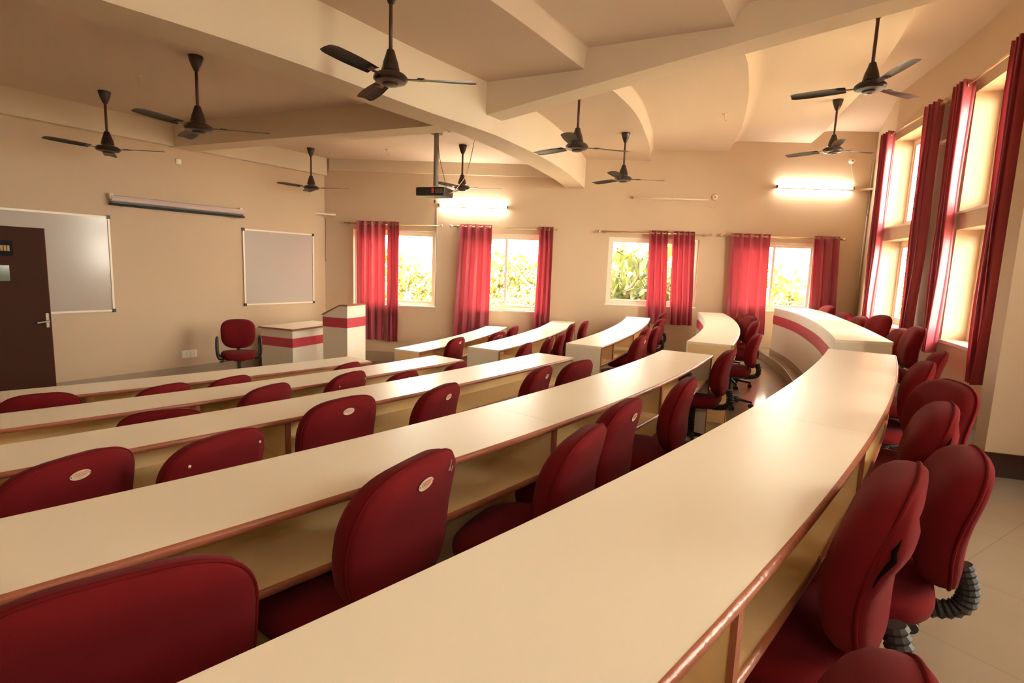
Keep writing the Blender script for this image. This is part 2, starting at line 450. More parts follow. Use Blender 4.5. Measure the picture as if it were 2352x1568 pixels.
bm = bmesh.new(); strip(bm, cMr, cK1, C1, slab)
tag(obj('ceiling', bm, M['ceil']), kind='structure')
def coved(A, B, zA, zB, w, nm, up=7, power=1.0):
    """panel from curve A to curve B at height zB whose start rises from zA in a cove of width w"""
    bm = bmesh.new(); rows = []
    for j in range(up + 1):
        t = j / up
        x = 1 - math.cos(t * PI / 2); z = math.sin(t * PI / 2)
        rows.append([(a.lerp(b, 0)[0] + (b - a).normalized().x * w * x, a.y + (b - a).normalized().y * w * x, zA + (zB - zA) * z) for a, b in zip(A, B)])
    rows.append(z3(B, zB))
    top = [(A, slab), (B, slab)]
    sheet(bm, rows)
    sheet(bm, [z3(A, zA), z3(A, slab), z3(B, slab), z3(B, zB)])
    return tag(obj(nm, bm, M['ceil'], smooth=False), kind='structure')
coved(cK1, cK2, C1, C2, .05, 'ceiling')
coved(cK2, cK3, C2, C3, .16, 'ceiling')
coved(cK3, back_line, C3, C4, .34, 'ceiling')
for o in [x for x in bpy.data.objects if x.name.startswith('ceiling')][2:]:
    for p in o.data.polygons: p.use_smooth = True
    o.data.set_sharp_from_angle(angle=math.radians(35)) if hasattr(o.data, 'set_sharp_from_angle') else None
bm = bmesh.new(); strip(bm, cMl, cMr, MB, slab)
tag(obj('ceiling_beam', bm, M['beam']), kind='structure')
# radial cross beam over the seats: its underside climbs towards the back
u = Vector((.900, -.435)); nn = Vector((.435, .900)); p0 = Vector((-.38, 5.98))
bm = bmesh.new()
def zN(s): return ZC + 1.565 + .155 * s
Ls = [0.0, 1.2, 2.6, 4.2, 5.3]
secs = []
for s in Ls:
    s_ = s - .25 if s == 0 else s
    a = p0 + u * s_; b = a + nn * .285
    secs.append([bm.verts.new((a.x, a.y, zN(s_))), bm.verts.new((b.x, b.y, zN(s_))), bm.verts.new((b.x, b.y, slab)), bm.verts.new((a.x, a.y, slab))])
for A, B in zip(secs, secs[1:]):
    for i in range(4): bm.faces.new((A[i], A[(i + 1) % 4], B[(i + 1) % 4], B[i]))
bm.faces.new(secs[0]); bm.faces.new(secs[-1])
tag(obj('ceiling_beam', bm, M['beam']), kind='structure')
# cross beam over the front area
pa, pb = hp(401, 337, ZC + 1.466), hp(992, 289, ZC + 1.466)
m4, L = frame_uv(pa, pb); bm = bmesh.new(); box(bm, -.6, L + .05, 0, .30, ZC + 1.466, slab, M4=m4)
tag(obj('ceiling_beam', bm, M['beam']), kind='structure')
# shallow beams along the front and far walls
m4, L = frame_uv(LW0, LW1); bm = bmesh.new(); box(bm, -.2, L - .02, -.10, .05, ZC + 1.476, C0 + .05, M4=m4)
tag(obj('ceiling_beam', bm, M['beam']), kind='structure')
m4, L = frame_uv(LW1, FW1); bm = bmesh.new(); box(bm, .1, 4.3, -.035, .05, ZC + 1.565, C0 + .05, M4=m4)
tag(obj('ceiling_beam', bm, M['beam']), kind='structure')
# roof slab that closes the room
bm = bmesh.new(); prism(bm, [Vector((-9, 3)), Vector((-2.5, -4)), Vector((6, -3)), Vector((7, 10.3)), Vector((-3.7, 10.5))], slab - .02, slab + .2)
tag(obj('ceiling_slab', bm, M['ceil']), kind='structure')

# ------------------------------------------------------------------ skirtings
def skirting(name, p, q, z, h, m, side=-1, d=.015, ext=0):
    m4, L = frame_uv(p, q); bm = bmesh.new()
    y0, y1 = (-d, 0.004) if side < 0 else (-.004, d)
    box(bm, -ext, L + ext, y0, y1, z, z + h, M4=m4)
    return tag(obj(name, bm, m), kind='structure')
skirting('baseboard_front', LW0, LW1, 0, .19, M['skirt'])
skirting('baseboard_far', LW1, FW1, 0, .19, M['skirt'])
skirting('baseboard_back', B3, B4, .556, .12, M['skirt'])
skirting('baseboard_back', B1, B2, .556, .12, M['skirt'])
skirting('baseboard_pillar', PC, PB, .556, .16, M['skirt_dark'], side=1)
skirting('baseboard_pillar', PB, PA, .556, .16, M['skirt_dark'], side=1)

# ------------------------------------------------------------------ windows
WIN_N = [0]
def window(wname, op, depth, sill=False, mull=.5, fw=.045):
    m4, L, _ = OPEN[wname]; s0, s1, z0, z1 = op; WIN_N[0] += 1
    root = empty('window_%d' % WIN_N[0], m4 @ Vector(((s0 + s1) / 2, depth, z0)), math.atan2(m4[1][0], m4[0][0]), kind='structure')
    root_inv = (Matrix.Translation(root.location) @ Matrix.Rotation(root.rotation_euler.z, 4, 'Z')).inverted() @ m4
    def add(nm, bm, m):
        for v in bm.verts: v.co = root_inv @ v.co
        return obj(nm, bm, m, root)
    bm = bmesh.new()
    box(bm, s0, s0 + fw, depth, depth + .07, z0, z1); box(bm, s1 - fw, s1, depth, depth + .07, z0, z1)
    box(bm, s0 + fw, s1 - fw, depth, depth + .07, z0, z0 + fw); box(bm, s0 + fw, s1 - fw, depth, depth + .07, z1 - fw, z1)
    add('window_frame', bm, M['alu'])
    c = s0 + (s1 - s0) * mull
    for a, b, y in ((s0 + fw, c + .02, depth + .012), (c - .02, s1 - fw, depth + .040)):
        bm = bmesh.new(); q = .042; zz0, zz1 = z0 + fw, z1 - fw
        box(bm, a, a + q, y, y + .022, zz0, zz1); box(bm, b - q, b, y, y + .022, zz0, zz1)
        box(bm, a + q, b - q, y, y + .022, zz0, zz0 + q); box(bm, a + q, b - q, y, y + .022, zz1 - q, zz1)
        sa = add('sash', bm, M['alu'])
        bm = bmesh.new(); box(bm, a + q, b - q, y + .008, y + .013, zz0 + q, zz1 - q)
        g = add('glass_pane', bm, M['glass'])
    if sill:
        bm = bmesh.new(); box(bm, s0, s1 + .0, -.025, depth, z0 - .03, z0 + .004, bev=.003)
        add('window_sill', bm, M['sill'])
    else:
        bm = bmesh.new(); box(bm, s0 - .02, s1 + .02, -.02, depth, z0 - .022, z0 + .002, bev=.003)
        add('window_sill', bm, M['alu'])
    return root
for op in (W1, W2): window('wall_far', op, .10)
for op in (W3, W4): window('wall_far', op, .03)
for wn in ('wall_back', 'wall_back_near', 'wall_rear'):  # the wall_rear pair is added out of view for foreground light
    ops = OPEN[wn][2]
    for op in ops: window(wn, op, .21, sill=op[2] < 2)
# catch on the third far window
# ------------------------------------------------------------------ curtains and rods
def curtain(p0, p1, q0, q1, zt, zb, folds, amp, label, nrm, group, seed=0, eyelets=True, taper=1.0):
    """p0,p1 plan points of the heading; q0,q1 of the hem; zt/zb heights"""
    rnd = random.Random(seed); ph = rnd.random() * 6
    NX, NZ = folds * 14, 26
    o0 = (Vector(p0) + Vector(p1)) / 2
    root_loc = Vector((o0.x, o0.y, zt))
    bm = bmesh.new(); G = []
    fr = [rnd.uniform(.82, 1.18) for _ in range(folds + 1)]
    for j in range(NZ + 1):
        v = j / NZ; z = zt + (zb - zt) * v
        A = Vector(p0).lerp(Vector(q0), v ** 1.1); B = Vector(p1).lerp(Vector(q1), v ** 1.1); row = []
        for i in range(NX + 1):
            u_ = i / NX; P = A.lerp(B, u_)
            th = 2 * PI * folds * u_ + ph * 0
            k = min(folds, int(u_ * folds)); am = amp * fr[k] * (1 - .25 * v)
            w = math.cos(th) + .30 * v * math.sin(1.6 * th + 3 * v + ph)
            side = (B - A).normalized() * .25 * amp * math.sin(2 * th) * (-1)
            pinch = 1 + .03 * math.sin(6 * v + ph)
            P = P + nrm * (am * w * pinch) + side + nrm * .012 * math.sin(9 * v + u_ * 4 + ph) * v
            zz = z + (.004 * math.sin(th * .5) if j == NZ else 0)
            row.append(bm.verts.new((P.x - root_loc.x, P.y - root_loc.y, zz - zt)))
        G.append(row)
    for a, b in zip(G, G[1:]):
        for i in range(NX): bm.faces.new((a[i], a[i + 1], b[i + 1], b[i]))
    o = obj('curtain', bm, M['curtain'], None, smooth=True, recalc=False); o.location = root_loc
    tag(o, label, 'curtain', group)
    if eyelets:
        zr = -.045; ux = (Vector(p1) - Vector(p0)).normalized()
        for k in range(2 * folds):
            u_ = (k + .5) / (2 * folds); P = Vector(p0).lerp(Vector(p1), u_) - o0
            e = bmesh.new(); ring = []
            for a in range(12):
                t = 2 * PI * a / 12
                for b in range(6):
                    s = 2 * PI * b / 6; r = .021 + .005 * math.cos(s)
                    nv = nrm * (1 if k % 2 else -1); d2 = (ux * .8 + nv * .5).normalized()
                    cpt = Vector((0, 0, zr)) + Vector((P.x, P.y, 0)) + Vector((nrm.x, nrm.y, 0)) * 0
                    d3 = Vector((d2.x, d2.y, 0)); ax = Vector((-d2.y, d2.x, 0))
                    ring.append(e.verts.new(cpt + d3 * r * math.cos(t) + Vector((0, 0, 1)) * r * math.sin(t) + ax * .005 * math.sin(s)))
            for a in range(12):
                for b in range(6):
                    e.faces.new((ring[a * 6 + b], ring[((a + 1) % 12) * 6 + b], ring[((a + 1) % 12) * 6 + (b + 1) % 6], ring[a * 6 + (b + 1) % 6]))
            obj('eyelet', e, M['rod'], o, smooth=True)
    return o
def curtain_rod(a, b, z, label, nrm, group):
    a, b = Vector(a[:2]), Vector(b[:2]); c = (a + b) / 2
    root = empty('curtain_rod', (c.x, c.y, z), 0, label=label, cat='curtain rod', group=group)
    A = Vector((a.x - c.x, a.y - c.y, 0)); B = -A; d = (B - A).normalized()
    bm = bmesh.new(); tube(bm, [A, B], .0125, 10); obj('rod', bm, M['rod'], root, smooth=True)
    for P, s in ((A, -1), (B, 1)):
        m = Matrix.Translation(P) @ (d * s).to_track_quat('Z', 'Y').to_matrix().to_4x4()
        bm = bmesh.new(); lathe(bm, [(.001, -.002), (.015, 0), (.017, .008), (.012, .012), (.012, .018), (.024, .03), (.028, .043), (.022, .056), (.008, .064), (.001, .066)], 12, m)
        obj('finial', bm, M['rod'], root, smooth=True)
        bm = bmesh.new(); Pb = P - d * s * .07; N3 = Vector((nrm.x, nrm.y, 0))
        tube(bm, [Pb - N3 * .0, Pb - N3 * .078], .008, 8)
        m = Matrix.Translation(Pb - N3 * .074) @ N3.to_track_quat('Z', 'Y').to_matrix().to_4x4(); lathe(bm, [(.026, 0), (.026, .008), (.01, .011)], 12, m)
        obj('bracket', bm, M['rod'], root, smooth=True)
    return root
nF = Vector((-(FW1 - LW1).normalized().y, (FW1 - LW1).normalized().x)) * -1       # into the room
def fw(px, py, off=.08): v = wp(LW1, FW1, px, py, -off); return Vector((v.x, v.y))
ZR = ZC + .672
def far_rod(x0, x1, y, lab): curtain_rod(fw(x0, y), fw(x1, y), ZR, lab, nF, 'curtain rods on the far wall')
far_rod(790, 1009, 515, 'brass curtain rod above the far window nearest the lectern')
far_rod(1041, 1274, 526, 'brass curtain rod under the left lit tube light')
far_rod(1381, 1629, 536, 'brass curtain rod under the unlit tube light')
far_rod(1661, 1935, 545, 'brass curtain rod under the right lit tube light')
def far_cur(t0, t1, b0, b1, zb, folds, amp, lab, seed):
    curtain(fw(t0, 520), fw(t1, 520), fw(b0, 720), fw(b1, 720), ZR + .045, zb, folds, amp, lab, nF, 'red eyelet curtains on the far wall', seed)
far_cur(821, 887, 822, 884, ZC - 1.40, 4, .040, 'red eyelet curtain behind the lectern, leftmost of the far wall', 1)
far_cur(893, 918, 890, 914, ZC - 1.42, 3, .055, 'narrow bunched red curtain beside the pane nearest the lectern', 2)
far_cur(1058, 1131, 1041, 1123, ZC - 1.34, 4, .040, 'wide flared red curtain left of the second window from the lectern', 3)
far_cur(1240, 1271, 1226, 1262, ZC - 1.34, 3, .055, 'narrow red curtain right of the second window from the lectern', 4)
far_cur(1492, 1534, 1483, 1530, ZC - .90, 3, .045, 'red curtain half over the third far window, left of its pair', 5)
far_cur(1545, 1596, 1538, 1590, ZC - .91, 4, .042, 'red curtain at the right side of the third far window', 6)
far_cur(1680, 1770, 1669, 1757, ZC - 1.02, 4, .042, 'wide red curtain left of the fourth far window', 7)
far_cur(1869, 1930, 1856, 1920, ZC - .95, 3, .045, 'red curtain right of the fourth far window, nearest the corner', 8)
# tall curtains on the back wall
def bnorm(p, q): u = (q - p).normalized(); return Vector((-u.y, u.x)) * -1
nA, nB = bnorm(B1, B2), bnorm(B3, B4)
TR = ZC + 1.90
def bcur(P, Q, n, sa, sb, zb, folds, lab, seed, amp=.055):
    u = (Q - P).normalized(); a = P + u * sa + n * .1; b = P + u * sb + n * .1
    curtain(a, b, a + u * .02, b - u * .01, TR + .045, zb, folds, amp, lab, n, 'tall red curtains on the back wall', seed)
sBA = lambda P, Q, x, y: s_of(P, Q, (x, y))
bcur(B1, B2, nA, -.05, .20, ZC - .66, 3, 'tall red curtain at the far side of the far tall window', 11)
bcur(B1, B2, nA, 1.27, 1.55, ZC - .70, 3, 'tall red curtain between the tall windows, behind the small tube light', 12)
bcur(B3, B4, nB, -.06, .17, ZC - .72, 3, 'tall bright red curtain at the far side of the near tall window', 13)
bcur(B3, B4, nB, 1.10, 1.30, ZC - .84, 3, 'tall dark red curtain beside the pillar', 14)
def brod(P, Q, n, sa, sb, lab):
    u = (Q - P).normalized(); curtain_rod(P + u * sa + n * .1, P + u * sb + n * .1, TR, lab, n, 'curtain rods on the back wall')
brod(B1, B2, nA, -.10, 1.60, 'high curtain rod over the far tall window')
brod(B3, B4, nB, -.11, 1.33, 'high curtain rod over the near tall window beside the pillar')

# ------------------------------------------------------------------ things on the front wall
mF, LF = frame_uv(LW0, LW1)
def fs(px, py): v = wp(LW0, LW1, px, py); return s_of(LW0, LW1, v), v.z
def board(name, s0, s1, z0, z1, label):
    c = mF @ Vector(((s0 + s1) / 2, 0, z0)); root = empty(name, c, math.atan2(mF[1][0], mF[0][0]), label=label, cat='whiteboard', group='whiteboards on the front wall')
    w = (s1 - s0) / 2; h = z1 - z0
    bm = bmesh.new(); box(bm, -w, w, -.016, -.002, 0, h); obj('writing_surface', bm, M['wboard'], root)
    bm = bmesh.new()
    for a, b, c_, d in ((-w - .01, w + .01, -.012, .012), (-w - .01, w + .01, h - .012, h + .012)): box(bm, a, b, -.026, -.001, c_, d)
    for a, b in ((-w - .012, -w + .012), (w - .012, w + .012)): box(bm, a, b, -.026, -.001, .012, h - .012)
    obj('board_frame', bm, M['alu'], root)
    for x in (-w, w):
        for z in (0, h):
            bm = bmesh.new(); box(bm, x - .022, x + .022, -.030, -.001, z - .022, z + .022, bev=.006); obj('corner_cap', bm, M['black'], root)
s_b0, s_b1 = fs(0, 478)[0] - .55, fs(247, 498)[0]
board('whiteboard', s_b0, s_b1, ZC - .752, ZC + .446, 'large whiteboard half hidden behind the open brown door')
s_c0, s_c1 = fs(557, 527)[0], fs(717, 540)[0]
board('whiteboard', s_c0, s_c1, ZC - .745, ZC + .432, 'square whiteboard in the corner above the teacher table')
# rolled projector screen
(sa, za), (sb, zb) = fs(250, 462), fs(556, 494)
c = mF @ Vector(((sa + sb) / 2, 0, ZC + .66)); root = empty('projector_screen', c, math.atan2(mF[1][0], mF[0][0]), label='rolled up projector screen between the two whiteboards', cat='projector screen')
w = (sb - sa) / 2
bm = bmesh.new(); lathe(bm, [(.001, -w), (.040, -w), (.042, -w + .01), (.042, w - .01), (.040, w), (.001, w)], 8, Matrix.Translation((0, -.06, .03)) @ Matrix.Rotation(PI / 2, 4, 'Y')); obj('housing', bm, M['pelmet'], root, smooth=False)
bm = bmesh.new(); tube(bm, [(-w - .02, -.06, -.045), (w - .0, -.06, -.045)], .017, 10); box(bm, -w + .01, w - .02, -.063, -.057, -.034, -.008); obj('weight_bar', bm, M['black'], root)
for x in (-w - .02, w - .08):
    bm = bmesh.new(); box(bm, x, x + .05, -.08, -.002, .02, .09, bev=.006); obj('wall_bracket', bm, M['fitting'], root)
for x in (-w + .10, w - .16):
    bm = bmesh.new(); tube(bm, [(x + .045 * math.cos(t), -.065, -.05 + .035 * math.sin(t)) for t in [PI + PI * k / 10 for k in range(11)]], .004, 6); obj('pull_loop', bm, M['fitting'], root)
# socket plate and small junction box
def plate(name, px, py, w, h, label, cat, n=1):
    s, z = fs(px, py); r = empty(name, mF @ Vector((s, 0, z)), math.atan2(mF[1][0], mF[0][0]), label=label, cat=cat)
    bm = bmesh.new(); box(bm, -w / 2, w / 2, -.018, -.001, -h / 2, h / 2, bev=.004); obj('cover_plate', bm, M['lam_w'], r)
    for k in range(n):
        x = -w / 2 + w * (k + .5) / n
        bm = bmesh.new(); box(bm, x - w / n * .32, x + w / n * .32, -.026, -.018, -h * .3, h * .3, bev=.002); obj('switch', bm, M['lam_w'], r)
plate('socket_plate', 434, 812, .22, .11, 'cream socket plate low on the front wall left of the armchair', 'socket', 4)
plate('junction_box', 409, 371, .07, .07, 'tiny cream junction box high on the front wall above the screen', 'junction box', 1)

# ------------------------------------------------------------------ open door leaf
DE = ray(100, 524.5); DE = DE * (6.33 / DE.y) + Vector((0, 0, ZC)); az = math.radians(27); dv = Vector((-math.sin(az), -math.cos(az)))
dang = math.atan2(dv.y, dv.x)
root = empty('door_1', (DE.x, DE.y, 0), dang, kind='structure')
W_D, H_D = .95, DE.z
bm = bmesh.new(); box(bm, .004, W_D, -.019, .019, .01, H_D); obj('door_leaf', bm, M['door'], root)
bm = bmesh.new(); box(bm, 0, .0045, -.020, .020, .01, H_D); obj('door_edge_strip', bm, M['door_edge'], root)
fy = 1  # side of the leaf that faces the seats
def on_leaf(px, py):
    q = wp(DE, Vector((DE.x, DE.y)) + dv, px, py); return (Vector((q.x, q.y)) - Vector((DE.x, DE.y))).dot(dv), q.z
xs_, zs_ = on_leaf(27, 570)
bm = bmesh.new(); box(bm, xs_, xs_ + .32, .019, .028, zs_ - .085, zs_ + .085, bev=.002); sg = obj('sign_board', bm, M['sign'], root)
bm = bmesh.new()
for k in range(9):
    if k != 4: box(bm, xs_ + .03 + k * .029, xs_ + .051 + k * .029, .028, .0295, zs_ - .030, zs_ + .030, bev=.0006)
obj('lettering', bm, M['sign_txt'], sg)
xv, zv = on_leaf(20, 627)
bm = bmesh.new(); box(bm, xv, xv + .28, .019, .023, zv - .085, zv + .085); obj('vision_panel', bm, M['vision'], root)
xh, zh = on_leaf(107, 735)
hd = bmesh.new(); box(hd, xh - .018, xh + .018, .019, .027, zh - .085, zh + .085, bev=.008)
tube(hd, [(xh, .02, zh - .01), (xh, .06, zh - .01), (xh + .03, .068, zh - .012), (xh + .115, .062, zh - .02)], .010, 8)
obj('door_handle', hd, M['handle'], root, smooth=False)

# ------------------------------------------------------------------ where the chairs stand
KEY = {'1': 1, '2': 2, '3': 3, '4': 4, '5': 5}
#  tier, left px, right px, top px, back height, face ('b' back seen, 'f' front seen, number = facing azimuth), kind, label
G1 = 'maroon swivel chairs at the curved desks'
CH = [
 (1, 0, 180, 897, .86, 'b', '', 'maroon chair behind the front desk, at the left edge of the photo below the door'),
 (1, 310, 434, 878, .86, 'b', '', 'maroon chair behind the front desk, second from the left edge'),
 (1, 468, 582, 860, .82, 'b', '', 'maroon chair behind the front desk, just below the armchair by the wall'),
 (1, 754, 834, 829, .86, 'b', 'p', 'maroon chair with oval plate at the right end of the front desk'),
 (2, 276, 468, 934, .80, 'b', '', 'maroon chair behind the second desk, leftmost and sunk low'),
 (2, 545, 673, 879, .86, 'b', '', 'maroon chair without a plate behind the second desk, second from the left'),
 (2, 738, 852, 850, .86, 'b', 's', 'maroon chair behind the second desk with two small pale screws'),
 (2, 872, 972, 849, .80, 'b', 'p', 'maroon chair with oval plate behind the second desk, left of its end'),
 (2, 1005, 1081, 828, .84, 'b', '', 'maroon chair at the right end of the second desk'),
 (3, -5, 303, 1038, .86, 'b', 'p', 'maroon chair with oval plate behind the third desk, at the left photo edge'),
 (3, 365, 621, 989, .86, 'b', 's', 'plateless maroon chair with pale screws, second from left behind the third desk'),
 (3, 678, 881, 906, .88, 'b', 'p', 'maroon chair squarely seen with oval plate in the middle of the third desk'),
 (3, 940, 1072, 879, .87, 'b', 'p', 'maroon chair turned aside with oval plate, fourth from left at the third desk'),
 (3, 1192, 1280, 838, .86, 'b', 'p', 'maroon chair with oval plate, left one of the pair at the third desk end'),
 (3, 1275, 1373, 823, .86, 'b', '', 'plain maroon chair, right one of the pair at the third desk end'),
 (4, -70, 592, 1292, .86, 'b', '', 'largest maroon chair back, cut by the left and bottom photo edge'),
 (4, 772, 1087, 1043, .88, 'b', 'k', 'large maroon chair with oval plate and white scratch in the middle foreground'),
 (4, 1237, 1417, 978, .86, 'b', '', 'maroon chair without plate, seen aslant right of the large plated one'),
 (4, 1350, 1495, 914, .86, 'b', 'p', 'wrinkled maroon chair with oval plate behind the shelf bays of the fourth desk'),
 (4, 1525, 1610, 864, .85, 'b', 'p', 'maroon chair seen from its side, before the last bay of the fourth desk'),
 (4, 1640, 1695, 800, .80, 'b', 'p', 'maroon chair standing in the aisle just past the end of the fourth desk'),
 (5, 1905, 2135, 1612, .78, -56, '', 'maroon chair top cut off by the bottom edge of the photo at right'),
 (5, 1935, 2150, 1068, .862, -51, 't', 'near maroon chair with a torn side seam at the long nearest desk'),
 (5, 2095, 2308, 1030, .80, -57, '', 'large maroon chair at right with its ribbed support bent over the bare floor'),
 (5, 2080, 2215, 922, .84, -54, 't', 'maroon chair with a frayed side, third one up from the bottom right'),
 (5, 2092, 2250, 872, .82, 'f', '', 'wide maroon chair front, turned away from the long desk beside the wall'),
 (5, 2075, 2157, 825, .82, -55, '', 'maroon chair at the far right end of the long nearest desk'),
 (5, 2120, 2180, 803, .80, -52, '', 'maroon chair half hidden behind another, below the bright tall curtain'),
 (5, 2075, 2130, 745, .86, 'f', '', 'upright maroon chair in front of the foot of the bright tall curtain'),
 (5, 2040, 2096, 750, .79, 'f', '', 'maroon chair at the near corner of the highest curved desk'),
 (5, 1990, 2052, 720, .86, 'f', '', 'broad maroon chair below the far tall window at the highest curved desk'),
 (5, 1956, 1992, 722, .80, 'f', '', 'maroon chair low behind the highest curved desk, before the far tall curtain'),
 (5, 1925, 1948, 714, .78, 'f', '', 'small low maroon chair behind the highest curved desk, near the room corner'),
 (5, 1885, 1915, 698, .82, 'f', '', 'farthest maroon chair of the highest curved desk, below the last far window curtain'),
 (1, 1019, 1074, 771, .89, 'b', 'p', 'maroon chair with tiny oval plate at the lowest desk right of the aisle'),
 (1, 1118, 1168, 758, .81, 'b', '', 'maroon chair in the middle of the lowest right desk, rear of a close pair'),
 (1, 1126, 1158, 766, .87, 'b', '', 'maroon chair just showing in front of another at the lowest right desk'),
 (1, 1162, 1195, 745, .86, 'b', '', 'maroon chair at the far end of the lowest right desk'),
 (2, 1183, 1227, 784, .86, 'b', '', 'maroon chair at the near end of the glaring second right desk'),
 (2, 1242, 1274, 771, .88, 'b', '', 'slim aslant maroon chair by the divider of the second right desk'),
 (2, 1273, 1302, 762, .83, 'b', '', 'maroon chair third along the second right desk'),
 (2, 1300, 1322, 740, .88, 'b', '', 'maroon chair at the far end of the second right desk'),
 (2, 1329, 1355, 733, .86, 'b', '', 'maroon chair alone beyond the second right desk, by the far wall'),
 (3, 1446, 1489, 767, .86, 'b', 'p', 'maroon chair with tiny plate nearest the aisle at the third right desk'),
 (3, 1465, 1498, 749, .86, 'b', '', 'maroon chair second along the third right desk'),
 (3, 1490, 1519, 746, .82, 'b', '', 'maroon chair standing back from the third right desk, nearest of three in line'),
 (3, 1500, 1532, 728, .84, 'b', '', 'maroon chair standing back from the third right desk, middle of three in line'),
 (3, 1509, 1535, 714, .88, 'b', '', 'maroon chair in front of the third far window curtains, farthest of three in line'),
 (4, 1688, 1723, 716, .82, 'f', '', 'farthest maroon chair of the strongly curved desk'),
 (4, 1697, 1744, 722, .84, 'f', '', 'dark maroon chair front, third along the strongly curved desk'),
 (4, 1709, 1755, 733, .84, -68, '', 'aslant maroon chair, second along the strongly curved desk'),
 (4, 1715, 1755, 763, .79, -62, '', 'maroon chair with its base and casters in full view at the curved aisle'),
]
def solve_theta(w):
    return min(range(0, 90), key=lambda t: abs(.45 * math.cos(math.radians(t)) + .125 * math.sin(math.radians(t)) - w))
LOG, PLACED = [], []
for (r, x0, x1, yt, hb, face, kind, label) in CH:
    z = FLOOR[r] + hb + .004
    P = hp((x0 + x1) / 2, yt + 3, z); dep = (P - Vector((0, 0, ZC))).dot(_fw)
    w = (x1 - x0) / F_PX * dep
    view = math.degrees(math.atan2(P.x, P.y)); th = solve_theta(min(w, .45))
    best = min(((Vector((q.x, q.y)) - Vector((P.x, P.y))).length, i, k) for k in (str(r), str(r) + 'R') for i, q in enumerate(CURV[k][1]))
    A, B = CURV[best[2]]; dn = (A[best[1]] - B[best[1]]).normalized(); base = math.degrees(math.atan2(dn.x, dn.y))
    if face == 'b': phi = view - th
    elif face == 'f': phi = view - 180 + th
    else: phi = face
    diff = (phi - base + 180) % 360 - 180
    phi2 = base + max(-24, min(24, diff))
    if not isinstance(face, str): phi2 = face
    fwd = Vector((math.sin(math.radians(phi2)), math.cos(math.radians(phi2))))
    loc = Vector((P.x, P.y)) + fwd * .217
    sgn = 1 if dn.dot(Vector((P.x, P.y)) - B[best[1]]) < 0 else -1
    LOG.append((label[:40], round(w, 2), round(view), round(base), round(phi), round(phi2), 'edge', round(best[0] * sgn, 2)))
    PLACED.append((best[2], loc, FLOOR[r], phi2, hb / .87, kind, label))

